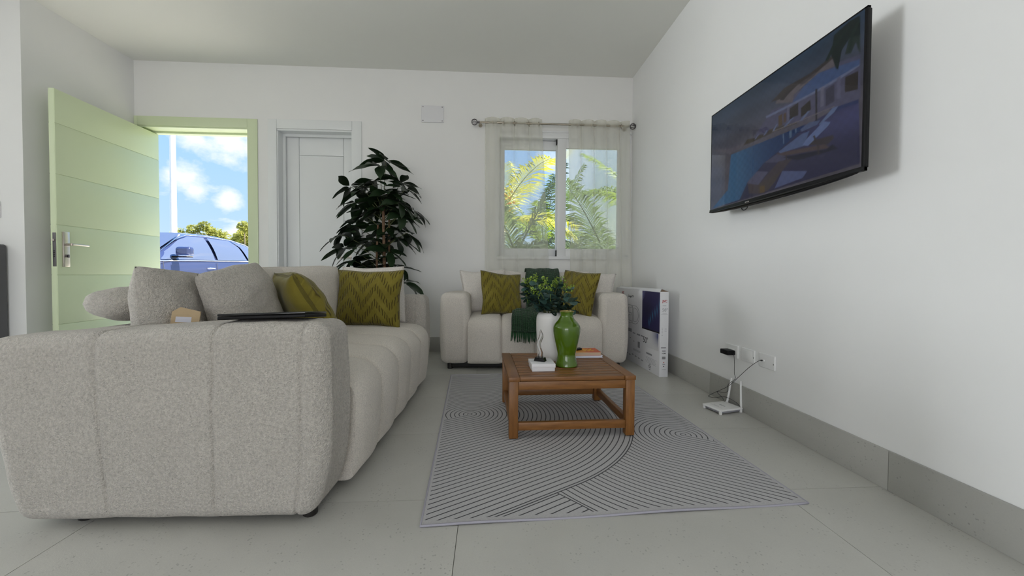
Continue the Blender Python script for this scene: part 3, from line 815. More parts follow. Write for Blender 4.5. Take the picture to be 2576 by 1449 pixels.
# ------------------------------------------------------------------ things on the large sofa arm and seat
lp = thing('laptop', 'slim closed black laptop lying flat on the near sofa arm', 'laptop', (-.765, 1.448, .668), (R(-5.5), R(-1.7), R(1.5)))
MB().box((0, 0, .006), (.285, .185, .012), .004, 2).build('base', 'black_plastic', lp)
MB().box((0, 0, .0165), (.285, .185, .008), .003, 2).build('lid', 'black_gloss', lp)
MB().tube([(-.1, .09, .009), (.1, .09, .009)], .004, 8).build('hinge', 'dark_steel', lp)
kp = thing('kraft_packet', 'small kraft paper packet with pale sticker between two cream pillows', 'packet', (-1.245, 1.645, .47), (R(-8), R(6), R(30)))
MB().prism([(-.045, 0), (.045, 0), (.045, .205), (-.02, .22), (-.045, .20)], -.015, .015, Matrix.Rotation(R(90), 4, 'X')).build('pouch', 'kraft', kp)
MB().box((-.006, -.0156, .17), (.05, .0008, .022)).build('sticker', 'sticker', kp, 0)

# ------------------------------------------------------------------ rug
rg = thing('rug', 'pale grey rug printed with thin arched lines', 'rug', (-.22, 1.275, 0), (0, 0, R(2.5)))
def rugf(u, v):
    x, y = u * 1.385, v * 1.92
    return (x, y, .006 + (.0025 * math.sin(x * 9) if v < .01 else 0) + (.002 * abs(math.sin(y * 5)) if u < .01 else 0))
MB().grid(rugf, 40, 40).build('pile', 'rug_lines', rg, 180)
bd = [rugf(k / 40, 0) for k in range(41)] + [rugf(1, k / 40) for k in range(1, 41)] + [rugf(1 - k / 40, 1) for k in range(1, 41)] + [rugf(0, 1 - k / 40) for k in range(1, 40)]
MB().tube([(p[0], p[1], p[2] - .002) for p in bd], .0042, 6, True).build('binding', 'rug_binding', rg, 180)

# ------------------------------------------------------------------ coffee table
TW, TD, TH = .650, .605, .312
ct = thing('coffee_table', 'low slatted teak coffee table standing on the rug', 'table', (.418, 2.228, .0065), (0, 0, R(1.3)))
bw = .056
for sx in (-1, 1):
    MB().box((0, 0, 0), (TD + .006, bw, .022), .002).build('border_board', 'teak', ct, loc=(sx * (TW / 2 - bw / 2), 0, TH - .011), rot=(0, 0, R(90)))
NS = 11; pit = TD / NS
for k in range(NS):
    MB().box((0, 0, 0), (TW - 2 * bw - .003, pit - .008, .020), .002).build('slat', 'teak', ct, loc=(0, -TD / 2 + pit * (k + .5), TH - .0105))
for sx in (-1, 1):
    for sy in (-1, 1):
        MB().box((0, 0, 0), (TH - .026, .046, .046), .003).build('leg', 'teak', ct, loc=(sx * (TW / 2 - .026), sy * (TD / 2 - .026), (TH - .022) / 2 + .002), rot=(0, R(90), 0))
        MB().box((sx * (TW / 2 - .026), sy * (TD / 2 - .026), .002), (.03, .03, .004), .001).build('glide', 'black_rubber', ct)
for sy in (-1, 1):
    for z, h_ in ((TH - .022 - .0225, .042), (.062, .040)):
        MB().box((0, 0, 0), (TW - .10, .024, h_), .002).build('apron' if z > .2 else 'rail', 'teak', ct, loc=(0, sy * (TD / 2 - .020), z))
for sx in (-1, 1):
    for z, h_ in ((TH - .022 - .0225, .042), (.062, .040)):
        MB().box((0, 0, 0), (TD - .10, .024, h_), .002).build('apron' if z > .2 else 'rail', 'teak', ct, loc=(sx * (TW / 2 - .022), 0, z), rot=(0, 0, R(90)))
ZT = TH + .0070

# white box, trophy, vases, books
bx = thing('gift_box', 'small white lidded cardboard box under the crystal trophy', 'box', (.288, 2.098, ZT), (0, 0, R(2)))
MB().box((0, 0, .014), (.121, .133, .028), .0015).build('tray', 'card_white', bx)
MB().box((0, 0, .030), (.127, .139, .021), .0015).build('lid', 'card_white', bx)
tr_ = thing('trophy', 'clear crystal flame trophy on black base standing on white box', 'trophy', (.281, 2.100, ZT + .0415), (0, 0, R(-28)))
MB().prism([(-.031, 0), (.031, 0), (.024, .020), (-.024, .020)], -.017, .017, Matrix.Rotation(R(90), 4, 'X')).build('base', 'black_gloss', tr_)
fl_ = MB()
sec = [(0, .016, .010, .020), (.004, .011, .009, .045), (-.004, .010, .007, .07), (-.010, .012, .006, .09), (-.004, .014, .006, .11), (.004, .013, .006, .13), (.006, .010, .005, .145), (.003, .006, .004, .16), (.002, .0012, .0012, .172)]
vs = []; fs = []
for i, (ox, rx, ry, z) in enumerate(sec):
    for k in range(12):
        a = 2 * PI * k / 12 + i * .22; vs.append((ox + rx * math.cos(a), ry * math.sin(a), z))
for i in range(len(sec) - 1):
    for k in range(12): fs.append((i * 12 + k, i * 12 + (k + 1) % 12, (i + 1) * 12 + (k + 1) % 12, (i + 1) * 12 + k))
fs += [tuple(range(12))[::-1], tuple((len(sec) - 1) * 12 + k for k in range(12))]
fl_.add(vs, fs).build('flame', 'crystal', tr_, 50)

def spline_prof(pts, n=5):
    return [tuple(float(c) for c in p) for p in smooth_path(pts, n * (len(pts) - 1))]
gv = thing('green_vase', 'glossy moss green baluster vase with gold rim on the table', 'vase', (.437, 2.160, ZT))
pr_ = spline_prof([(.058, 0), (.0625, .004), (.0615, .012), (.053, .045), (.0505, .066), (.054, .085), (.0645, .13), (.0735, .175), (.0765, .203), (.0745, .223), (.0645, .240), (.048, .258), (.038, .274), (.0355, .284), (.0385, .298), (.041, .306)])
MB().lathe(pr_ + [(.037, .306), (.032, .285), (.030, .26), (.028, .24)], 56, cap=True).build('body', 'ceramic_green', gv, 60)
MB().tube([(.0405 * math.cos(a), .0405 * math.sin(a), .306) for a in [2 * PI * k / 40 for k in range(40)]], .0022, 6, True).build('rim', 'gold_rim', gv, 180)
wv = thing('white_vase', 'tall matte white cylinder vase holding eucalyptus, behind green vase', 'vase', (.372, 2.338, ZT))
pr_ = spline_prof([(.068, 0), (.074, .006), (.079, .08), (.083, .18), (.0835, .235), (.080, .262), (.068, .279), (.055, .284)], 4)
MB().lathe(pr_ + [(.050, .283), (.047, .27), (.046, .20)], 56).build('body', 'ceramic_white', wv, 60)

bq = thing('eucalyptus_bouquet', 'bushy eucalyptus bouquet with yellow green sprigs in white vase', 'bouquet', (.372, 2.338, ZT + .27))
def disc_leaf(w_, l_, cup):
    mb = MB(); vs = [(0, 0, 0)]; ring = []
    for k in range(10):
        a = 2 * PI * k / 10; x = w_ / 2 * math.sin(a); y = l_ / 2 - l_ / 2 * math.cos(a)
        ring.append((x, y, cup * (abs(x) / w_ * 2) ** 2 - cup * .5 * (y / l_) ** 2))
    ring[0] = (0, 0, 0)
    vs = ring + [(0, l_ * .5, -cup * .3)]
    mb.add(vs, [(k, (k + 1) % 10, 10) for k in range(10)])
    return mb
rnd = random.Random(21)
eu = [disc_leaf(.048, .052, .007).mesh('leaf', 'eucalyptus_leaf', 180), disc_leaf(.038, .044, .006).mesh('leaf', 'eucalyptus_leaf', 180), disc_leaf(.030, .058, .005).mesh('leaf', 'dark_leaf', 180)]
def sprig_mesh(sd):
    rr = random.Random(sd); mb = MB()
    for k in range(26):
        p = Vector((rr.gauss(0, .010), rr.gauss(0, .010), rr.uniform(0, .045)))
        q = disc_leaf(.009, .012, .002)
        mb.add(q.v, q.f, Matrix.Translation(p) @ Euler((rr.uniform(-.3, 1.4), 0, rr.uniform(0, 6.3))).to_matrix().to_4x4())
    mb.tube([(0, 0, -.05), (.003, 0, 0), (0, .002, .04)], .0012, 5)
    return mb.mesh('sprig', 'sprig_green', 180)
sprigs = [sprig_mesh(1), sprig_mesh(2), sprig_mesh(3)]
for s_i in range(30):
    a = rnd.uniform(0, 2 * PI); sp = rnd.uniform(.02, 1) ** .6
    low = s_i % 3 == 0
    tip = Vector((math.cos(a) * (.06 + .105 * sp), math.sin(a) * (.05 + .075 * sp), (.03 + .09 * rnd.random()) if low else .10 + .085 * rnd.random() * (1.25 - .35 * sp)))
    base = Vector((math.cos(a) * .02, math.sin(a) * .02, -.02))
    mid = (base + tip) / 2 + Vector((0, 0, .045))
    stem = [base * (1 - q) ** 2 + 2 * mid * q * (1 - q) + tip * q * q for q in [k / 6 for k in range(7)]]
    MB().tube(stem, .0016, 5).build('stem', 'leaf_stem', bq, 180)
    for k in range(2, 7):
        for sg in (-1, 1):
            if rnd.random() < .12: continue
            d = (stem[k] - stem[k - 1]).normalized(); az = math.atan2(d.y, d.x) + sg * rnd.uniform(.6, 1.5)
            o = link('leaf', eu[2 if (low and rnd.random() < .75) else rnd.choice((0, 0, 1))], bq, stem[k], (rnd.uniform(-.7, .8), rnd.uniform(-.5, .5), az - PI / 2))
            o.scale = [rnd.uniform(.75, 1.1)] * 3
    if not low:
        o = link('sprig', rnd.choice(sprigs), bq, tip + Vector((0, 0, .004)), (rnd.uniform(-.4, .4), rnd.uniform(-.4, .4), rnd.uniform(0, 6)))
        o.scale = [rnd.uniform(.75, 1.05)] * 3

for k in range(22):
    a = 2 * PI * k / 22 + rnd.uniform(-.1, .1); rr_ = rnd.uniform(.03, .055)
    o = link('leaf', eu[2 if k % 3 else 1], bq, (math.cos(a) * rr_, math.sin(a) * rr_, rnd.uniform(.022, .05)), (rnd.uniform(-.45, .25), rnd.uniform(-.4, .4), a - PI / 2))
bk = thing('hardback_book', 'thin white book lying under the orange paperback on table', 'book', (.600, 2.430, ZT), (0, 0, R(1.5)))
MB().box((0, 0, .0015), (.205, .150, .003), .001).build('cover', 'book_white', bk); MB().box((-.001, 0, .0065), (.199, .146, .007)).build('pages', 'book_white', bk, 0); MB().box((0, 0, .0115), (.205, .150, .003), .001).build('cover', 'book_white', bk)
m, t, out = newmat('orange_cover'); co = t.coord(); oc = t.mix(t.maprange(t.xyz(co)[0], -.07, .04), (.80, .42, .04, 1), (.62, .10, .03, 1)); bsdf(t, out, oc, .35)
ok = thing('paperback_book', 'orange paperback with yellow lettering on top of white book', 'book', (.595, 2.427, ZT + .0135), (0, 0, R(0)))
MB().box((0, 0, .0006), (.196, .135, .0012)).build('cover', 'orange_cover', ok, 0)
MB().box((.001, 0, .0105), (.194, .133, .0185)).build('pages', 'paper_pages', ok, 0)
MB().box((0, 0, .0204), (.196, .135, .0013)).build('cover', 'orange_cover', ok, 0)
lt = MB()
for r_i, wds in enumerate(((.020, .018, .014), (.028, .022), (.016, .020, .016))):
    xx = .0
    for wd_ in wds:
        lt.box((xx + wd_ / 2, .036 - r_i * .027, .0213), (wd_, .005, .0006)); lt.box((xx + wd_ / 2, .026 - r_i * .027, .0213), (wd_ * .8, .004, .0006)); lt.box((xx + .002, .031 - r_i * .027, .0213), (.004, .014, .0006)); xx += wd_ + .006
lt.build('lettering', 'print_yellow', ok, 0)
rc_ = thing('remote_control', 'small black remote lying on the orange paperback', 'remote', (.548, 2.424, ZT + .0348), (0, 0, R(28)))
MB().box((0, 0, .006), (.085, .032, .012), .005, 3).build('body', 'black_plastic', rc_)
for k in range(4): MB().lathe([(.003, 0), (.003, .0012)], 10).build('button', 'print_grey', rc_, loc=(-.028 + .016 * k, 0, .0118))

# ------------------------------------------------------------------ television on the right wall
tv = thing('television', 'black flat television on the right wall showing a pool villa', 'television', (1.42, 1.9212, 1.2308))
tv.scale = (.953, .953, .953)
TVW, TVH = 1.082, .65
fmv = MB()
fmv.box((.006, 0, TVH - .004), (.014, TVW, .008), .001); fmv.box((.006, TVW / 2 - .004, TVH / 2), (.014, .008, TVH), .001); fmv.box((.006, -TVW / 2 + .006, TVH / 2), (.014, .012, TVH), .001); fmv.box((.004, 0, .009), (.020, TVW, .018), .002)
fmv.build('bezel', 'black_plastic', tv)
MB().box((.018, 0, TVH / 2 + .005), (.012, TVW - .01, TVH - .02), .003).build('back_panel', 'black_plastic', tv)
MB().box((.034, 0, TVH * .40), (.026, TVW - .16, TVH * .62), .012, 2).build('back_housing', 'black_plastic', tv)
def lip(u, v):
    y = -TVW / 2 + TVW * u; b = math.sin(PI * u) ** .5
    return ((-.006 + .030 * v * b, y, .002 - .024 * b * math.sin(PI * v * .9)))
lo = MB().grid(lip, 40, 6).build('lower_lip', 'black_gloss', tv, 180)
so_ = lo.modifiers.new('thickness', 'SOLIDIFY'); so_.thickness = .004
bdg = MB().box((-.0075, .155, .004), (.004, .030, .007), .001).build('badge', 'steel', tv); bdg['label'] = 'small silver maker badge'
for k in range(6): MB().box((-.0098, .146 + .0036 * k, .004), (.0008, .0018, .003 + .001 * (k % 2))).build('letter', 'print_black', bdg, 0)
cp = [(.02, .24, -.004), (.016, .235, -.022), (.012, .21, -.034), (.012, .185, -.028), (.02, .175, -.002)]
MB().tube([tuple(float(q) for q in p) for p in smooth_path(cp, 16)], .003, 6).build('cable_loop', 'black_rubber', tv, 180)
MB().box((.138, 0, .36), (.008, .20, .24), .002).box((.10, .05, .36), (.07, .03, .05), .002).box((.10, -.05, .36), (.07, .03, .05), .002).box((.055, 0, .36), (.018, .34, .22), .003).build('wall_bracket', 'dark_steel', tv)
PICT = [('far', (.055, .05, .065), [(.013, .633), (.19, .556), (.367, .532), (.368, .511), (.191, .502)]),
 ('pool', (.010, .030, .085), [(.015, .012), (.174, .153), (.198, .491), (.368, .476), (.592, .455), (.739, .443), (.688, .399), (.574, .328), (.478, .279), (.348, .156), (.284, .021)]),
 ('deck', (.018, .020, .050), [(.478, .279), (.574, .328), (.731, .431), (.878, .454), (.985, .429), (.996, .024), (.015, .004), (.284, .021), (.348, .156)]),
 ('house', (.045, .045, .078), [(.368, .511), (.473, .644), (.526, .698), (.647, .675), (.664, .721), (.873, .771), (.986, .728), (.991, .444), (.878, .465), (.704, .482), (.53, .505)]),
 ('upper', (.070, .062, .070), [(.547, .735), (.567, .796), (.681, .79), (.873, .824), (.888, .748), (.799, .772), (.664, .721), (.656, .668)]),
 ('roof', (.026, .023, .023), [(.515, .771), (.606, .821), (.75, .808), (.872, .839), (.88, .817), (.767, .777), (.682, .778), (.607, .74)]),
 ('treeB', (.012, .020, .018), [(.921, .789), (.94, .891), (.983, .924), (.986, .728), (.966, .825), (.948, .774)]),
 ('canopy', (.030, .052, .12), [(.656, .668), (.717, .738), (.799, .772), (.984, .701), (.984, .667), (.903, .663), (.793, .656), (.727, .65)]),
 ('canopyedge', (.075, .09, .15), [(.483, .676), (.656, .662), (.793, .656), (.903, .663), (.984, .667), (.984, .657), (.903, .642), (.793, .64), (.656, .644), (.484, .656)]),
 ('door1', (.014, .012, .011), [(.707, .585), (.757, .611), (.763, .535), (.708, .515)]), ('door2', (.022, .022, .04), [(.836, .623), (.876, .628), (.878, .507), (.837, .504)]),
 ('door3', (.016, .013, .013), [(.924, .635), (.979, .628), (.98, .51), (.925, .533)]), ('door4', (.05, .035, .022), [(.569, .619), (.594, .62), (.596, .527), (.571, .53)]),
 ('pole', (.012, .012, .016), [(.783, .67), (.793, .662), (.797, .401), (.787, .407)]),
 ('bush', (.028, .024, .020), [(.309, .521), (.341, .56), (.416, .531), (.44, .545), (.486, .518), (.507, .544), (.571, .53), (.686, .494), (.686, .482), (.53, .505), (.368, .511)]),
 ('treeA', (.004, .009, .009), [(.858, .848), (.87, .971), (.938, .992), (.982, .983), (.984, .855), (.94, .881), (.907, .832), (.892, .713), (.881, .733)]),
 ('curb', (.012, .020, .065), [(.856, .469), (.984, .444), (.985, .419), (.871, .443)]),
 ('seat2', (.04, .055, .11), [(.705, .424), (.756, .444), (.812, .424), (.797, .401), (.714, .401)]), ('back2', (.06, .085, .16), [(.805, .396), (.871, .47), (.896, .461), (.879, .433), (.813, .391)]),
 ('frame1b', (.022, .018, .022), [(.758, .301), (.874, .279), (.881, .254), (.853, .228), (.758, .273)]), ('frame1', (.040, .028, .030), [(.564, .314), (.838, .236), (.864, .195), (.838, .203), (.585, .279)]),
 ('seat1', (.042, .062, .13), [(.574, .322), (.714, .383), (.757, .381), (.725, .285), (.585, .304)]), ('back1', (.065, .09, .18), [(.72, .294), (.741, .328), (.828, .403), (.862, .376), (.851, .356), (.75, .272)]),
 ('step', (.035, .035, .065), [(.478, .279), (.564, .308), (.654, .233), (.576, .234)]),
 ('cubef', (.028, .022, .028), [(.348, .156), (.435, .103), (.575, .24), (.663, .223), (.577, .126), (.504, .065), (.436, .022), (.363, .053)]), ('cube', (.042, .042, .075), [(.348, .163), (.427, .228), (.508, .187), (.435, .103), (.348, .149)]),
 ('cubed', (.030, .024, .024), [(.435, .103), (.514, .126), (.597, .156), (.557, .084), (.505, .026), (.436, .022)]), ('towel', (.040, .052, .115), [(.602, .151), (.749, .085), (.724, .044), (.553, .028)]), ('glow', (.055, .035, .012), [(.447, .085), (.482, .08), (.483, .02), (.448, .025)])]
def inside(poly, X, Y):
    r_ = np.zeros(X.shape, bool); n = len(poly)
    for i in range(n):
        (xa, ya), (xb, yb) = poly[i], poly[(i + 1) % n]
        c = ((ya > Y) != (yb > Y)) & (X < (xb - xa) * (Y - ya) / (yb - ya + 1e-12) + xa)
        r_ ^= c
    return r_
def picture(nu, nv, sky_fn, polys):
    U, V = np.meshgrid(np.linspace(0, 1, nu + 1), np.linspace(0, 1, nv + 1))
    C = sky_fn(U, V)
    for _, c, p in polys: C[inside(p, U, V)] = c
    return C
def tv_sky(U, V):
    k = np.clip((V - .45) / .55, 0, 1)[..., None]
    C = (1 - k) * np.array((.052, .048, .062)) + k * np.array((.014, .030, .055))
    cl_ = (np.sin(U * 9 + V * 14) * np.sin(U * 5 - V * 21 + 1) * .5 + .5)[..., None]
    return C * (.78 + .35 * cl_)
def pic_mesh(nu, nv, C, P, mat):
    mb = MB().grid(P, nu, nv); me = mb.mesh('picture', mat, 0)
    at_ = me.color_attributes.new('picture', 'FLOAT_COLOR', 'POINT')
    at_.data.foreach_set('color', np.concatenate([C.reshape(-1, 3), np.ones((C.shape[0] * C.shape[1], 1))], 1).astype(np.float32).ravel())
    return me
PICT += [('sill', (.085, .075, .08), [(.53, .510), (.705, .487), (.88, .470), (.88, .476), (.705, .495), (.53, .518)]),
 ('lounger_a', (.07, .085, .14), [(.40, .525), (.425, .555), (.432, .552), (.410, .522)]), ('lounger_b', (.07, .085, .14), [(.465, .520), (.49, .552), (.498, .549), (.476, .516)]), ('lounger_c', (.07, .09, .15), [(.53, .520), (.556, .560), (.566, .556), (.543, .514)]),
 ('lounger_d', (.06, .08, .14), [(.60, .505), (.665, .555), (.676, .548), (.616, .500)]), ('lounger_e', (.06, .08, .14), [(.70, .492), (.745, .535), (.757, .528), (.716, .486)]),
 ('door5', (.016, .014, .014), [(.640, .628), (.690, .640), (.692, .545), (.642, .542)]), ('door6', (.05, .034, .024), [(.602, .612), (.618, .616), (.620, .540), (.604, .538)]),
 ('col1', (.075, .075, .11), [(.625, .648), (.634, .650), (.636, .535), (.627, .536)]), ('col2', (.075, .075, .11), [(.810, .655), (.826, .655), (.828, .515), (.812, .517)]), ('col3', (.06, .06, .10), [(.888, .660), (.905, .660), (.906, .510), (.890, .514)]),
 ('upwin', (.020, .018, .020), [(.575, .745), (.640, .785), (.660, .775), (.60, .725)]), ('upwin2', (.04, .035, .04), [(.70, .782), (.78, .792), (.78, .772), (.70, .755)]),
 ('reflect', (.045, .075, .13), [(.60, .452), (.606, .452), (.610, .37), (.603, .368)]), ('reflect2', (.04, .07, .12), [(.640, .449), (.655, .449), (.655, .395), (.642, .392)]), ('reflect3', (.04, .07, .12), [(.675, .446), (.683, .446), (.684, .412), (.677, .412)]),
 ('frond1', (.005, .012, .011), [(.83, .83), (.86, .90), (.93, .965), (.94, .955), (.875, .885), (.842, .815)]), ('frond2', (.006, .014, .012), [(.935, .80), (.945, .90), (.975, .96), (.978, .94), (.958, .88), (.947, .79)]), ('shadow', (.006, .007, .016), [(.60, .262), (.845, .195), (.875, .215), (.90, .17), (.70, .19)]),
 ('leg1', (.020, .016, .018), [(.80, .235), (.808, .232), (.812, .175), (.803, .178)]), ('leg2', (.020, .016, .018), [(.62, .272), (.628, .270), (.630, .225), (.622, .228)]), ('brace', (.020, .016, .018), [(.775, .33), (.785, .33), (.81, .235), (.80, .235)])]
def ss_picture(nu, nv, k, fn, polys):
    U, V = np.meshgrid(np.linspace(-.5 / nu, 1 + .5 / nu, (nu + 1) * k), np.linspace(-.5 / nv, 1 + .5 / nv, (nv + 1) * k))
    C = fn(U, V)
    for nm, c, p in polys:
        m_ = inside(p, U, V); C[m_] = c
        if nm == 'pool': C[m_] = (np.array((.004, .016, .060)) + np.exp(-((U[m_] - .20) / .22) ** 2)[:, None] * np.array((.016, .050, .075)))
        if nm == 'deck': C[m_] = np.array((.013, .013, .036)) + np.exp(-((U[m_] - 1.0) / .25) ** 2 - ((V[m_] - .36) / .12) ** 2)[:, None] * np.array((.016, .018, .05))
    return C.reshape(nv + 1, k, nu + 1, k, 3).mean((1, 3))
C = ss_picture(260, 156, 3, tv_sky, PICT)
U_, V_ = np.meshgrid(np.linspace(0, 1, 261), np.linspace(0, 1, 157))
C *= (1 + .08 * np.sin(U_ * 140) * np.sin(V_ * 90))[..., None]
sw, sh_ = TVW - .020, TVH - .026
link('screen', pic_mesh(260, 156, C, lambda u, v: (-.0012, TVW / 2 - .008 - sw * u, .018 + sh_ * v), 'screen_picture'), tv)

# ------------------------------------------------------------------ television carton against the right wall
cb_ = thing('television_carton', 'tall white printed television carton leaning by the right wall', 'carton', (1.409, 3.575, 0), (0, 0, R(1.9)))
BL, BT, BHh = .985, .073, .695
MB().box((0, 0, BHh / 2), (BT, BL, BHh), .0015).build('body', 'card_white', cb_)
for sg in (-1, 1):
    MB().add([(sg * BT / 2, -BL / 2, BHh), (sg * BT / 2, BL / 2, BHh), (0, BL / 2 - .02, BHh + .012), (0, -BL / 2 + .05, BHh + .020), (sg * BT / 2, -BL / 2, BHh + .0015), (sg * BT / 2, BL / 2, BHh + .0015), (0, BL / 2 - .02, BHh + .0135), (0, -BL / 2 + .05, BHh + .0215)],
             [(0, 1, 2, 3), (7, 6, 5, 4), (0, 4, 5, 1), (1, 5, 6, 2), (2, 6, 7, 3), (3, 7, 4, 0)]).build('flap', 'card_white', cb_, 0)
fi = MB().add([(-BT / 2 + .002, -BL / 2 + .002, BHh + .0006), (BT / 2 - .002, -BL / 2 + .002, BHh + .0006), (0, -BL / 2 + .046, BHh + .018)], [(0, 1, 2)]).build('inner_flap', 'card_brown', cb_, 0); fi['label'] = 'brown inside of the end flap'
# end face (local -y)
def endtxt(txt, size, x, z, mat, bold=0.):
    return link('lettering', text_mesh(txt, size, 0, mat, .0002, bold), cb_, (x, -BL / 2 - .0006, z), (R(90), 0, 0))
endtxt('JVC', .026, .003, .617, 'print_red', .0009)
endtxt('50"', .036, .005, .545, 'print_grey')
endtxt('HDMI', .013, 0, .192, 'print_black', .0003)
pm = MB()
pm.box((0, -BL / 2 - .0005, .582), (.030, .0006, .003)); pm.box((.002, -BL / 2 - .0005, .518), (.034, .0006, .002)); pm.box((0, -BL / 2 - .0005, .510), (.056, .0006, .0012))
for k in range(7): pm.box((-.016, -BL / 2 - .0005, .40 - k * .010), (.012 - .003 * (k % 3), .0006, .0022))
for k in range(3): pm.box((.012, -BL / 2 - .0005, .398 - k * .012), (.016, .0006, .0016))
tag(pm.build('small_print', 'print_grey', cb_, 0), kind='stuff')
pb = MB()
pb.box((-.004, -BL / 2 - .0005, .238), (.042, .0006, .005)); pb.box((0, -BL / 2 - .0005, .212), (.030, .0006, .006))
for k, wd_ in enumerate((.0016, .003, .001, .0022, .0035, .0012, .0028, .001)): pb.box((-.014 + k * .0040, -BL / 2 - .0005, .155), (wd_, .0006, .022))
pb.box((0, -BL / 2 - .0005, .104), (.022, .0006, .004)); pb.box((0, -BL / 2 - .0005, .086), (.008, .0006, .008)); pb.box((.002, -BL / 2 - .0005, .060), (.034, .0006, .0015))
tag(pb.build('barcode_and_marks', 'print_black', cb_, 0), kind='stuff')
MB().lathe([(.0045, 0), (.0045, .0006)], 14, Matrix.Rotation(R(90), 4, 'X')).build('red_dot', 'print_red', cb_, loc=(0, -BL / 2, .118))
# long face (local -x): picture, outlined letters, marks; s runs from near end to far end
XF = -BT / 2 - .0007
def lface(me, s_, z, name='lettering'): return link(name, me, cb_, (XF, -BL / 2 + s_, z), (R(90), 0, R(-90)))
def box_sky(U, V):
    C = np.zeros(U.shape + (3,)) + np.array((.020, .016, .085))
    C *= (1.0 - .45 * np.exp(-((U - .35) ** 2 + (V - .5) ** 2) / .10))[..., None]
    for cx_i, cy_i, ln_i in ((.98, .66, .12), (.86, .56, .10), (.75, .48, .09), (.62, .40, .09), (.50, .30, .08), (.42, .20, .08)):
        g_ = np.exp(-((U - cx_i + (V - cy_i) * .12) / .022) ** 2 - ((V - cy_i) / ln_i) ** 2)
        C += g_[..., None] * np.array((.02, .16, .26))
    for k in range(4):
        g_ = np.exp(-(((V - .92 + k * .05) - (U - .02) * .9) / .012) ** 2) * np.clip(1 - U / (.30 - .04 * k), 0, 1)
        C += g_[..., None] * np.array((.16, .18, .34))
    C[V < .035] = (.004, .004, .008)
    return C
PW_, PZ0, PZ1 = .335, .352, .690
link('printed_picture', pic_mesh(70, 70, box_sky(*np.meshgrid(np.linspace(0, 1, 71), np.linspace(0, 1, 71))), lambda u, v: (XF, -BL / 2 + .004 + PW_ * (1 - u), PZ0 + (PZ1 - PZ0) * v), 'printed_picture'), cb_)
def glow_c(U, V):
    k = np.clip((U - .15) / .85, 0, 1) * np.clip(V * 1.3, 0, 1)
    k = (k ** 1.5)[..., None]
    return (1 - k) * np.array((.74, .74, .77)) + k * np.array((.02, .04, .22))
link('printed_picture', pic_mesh(24, 24, glow_c(*np.meshgrid(np.linspace(0, 1, 25), np.linspace(0, 1, 25))), lambda u, v: (XF, -BL / 2 + .022 + .20 * (1 - u), .205 + .145 * v), 'printed_picture'), cb_)
lface(text_mesh('50"', .075, 0, 'print_black'), .265, .255)
for ch, s_ in (('E', .63), ('D', .48)): lface(text_mesh(ch, .25, .0010, 'print_black'), s_, .445)
lface(text_mesh('Google TV', .030, 0, 'print_black', .0002, .0004), .60, .625)
lface(text_mesh('JVC', .034, 0, 'print_red', .0002, .001), .80, .650)
pm = MB()
rnd = random.Random(3)
def mark(s_, z, w_, h_): pm.box((XF, -BL / 2 + s_, z), (.0006, w_, h_))
mark(.62, .300, .10, .032)
for s_, w_, h_ in ((.515, .06, .010), (.415, .07, .014), (.34, .05, .012)): mark(s_, .282, w_, h_)
mark(.405, .190, .045, .055); mark(.52, .205, .03, .006); mark(.60, .225, .03, .008)
for k in range(3): mark(.45, .135 - k * .007, .16, .002)
mark(.19, .150, .11, .014)
for k in range(5): mark(.15 + .01 * (k % 2), .118 - k * .011, .20 - .02 * (k % 3), .0018)
for s_ in (.74, .68, .61, .54, .47, .40, .33): mark(s_, .062 + .006 * (s_ * 10 % 3), .035, .009)
for z, w_ in ((.064, .03), (.050, .05), (.037, .045), (.020, .025)): mark(.175, z, w_, .008)
tag(pm.build('marks', 'print_grey', cb_, 0), kind='stuff')

# ------------------------------------------------------------------ sockets, adapter, router, cables
def plate(name, label, yc_, zc_, w_, h_):
    o = thing(name, label, 'wall plate', (XR, yc_, zc_), (0, 0, 0), 'white wall plates over the skirting')
    MB().box((-.004, 0, 0), (.008, w_, h_), .0038, 3).build('plate', 'white_plastic', o)
    return o
p1 = plate('wall_socket', 'white wall socket with the black adapter plugged in', 2.39, .350, .124, .080)
MB().box((-.0086, 0, .012), (.0012, .07, .002)).build('groove', 'print_grey', p1, 0)
MB().box((-.0088, 0, -.005), (.0018, .066, .044), .0008).build('insert', 'white_plastic', p1)
p2 = plate('blank_plate', 'blank white wall plate between the socket and cable plate', 2.236, .352, .122, .080)
MB().box((-.0086, -.052, -.004), (.0012, .003, .008)).build('screw', 'print_black', p2, 0)
MB().box((-.0086, 0, 0), (.0012, .078, .060), .0004).build('insert', 'white_plastic', p2)
p3 = plate('cable_plate', 'white wall plate with a thin black cable coming out', 2.077, .352, .126, .080)
MB().box((-.0086, -.054, -.006), (.0012, .003, .008)).build('screw', 'print_black', p3, 0)
MB().lathe([(.007, 0), (.006, .004)], 12, Matrix.Rotation(R(-90), 4, 'Y')).build('outlet', 'white_plastic', p3, loc=(-.010, .018, 0))
ad_ = thing('power_adapter', 'black power adapter plugged into the wall socket', 'adapter', (XR - .0097, 2.385, .345))
MB().box((-.028, 0, 0), (.052, .080, .030), .005, 2).build('body', 'black_plastic', ad_)
def path3(ctrl, n): return [tuple(float(q) for q in p) for p in smooth_path(ctrl, n)]
OX, OY, OZ = XR - .0097, 2.385, .345
pc = [(1.525, 2.345, .343), (1.522, 2.325, .333), (1.528, 2.328, .28), (1.530, 2.330, .22), (1.527, 2.318, .19), (1.500, 2.345, .145), (1.497, 2.340, .11), (1.50, 2.38, .085), (1.475, 2.42, .078), (1.49, 2.385, .05), (1.498, 2.372, .024)]
MB().tube([(x - OX, y - OY, z - OZ) for x, y, z in path3(pc, 70)], .0015, 6).build('cable', 'black_rubber', ad_, 180)
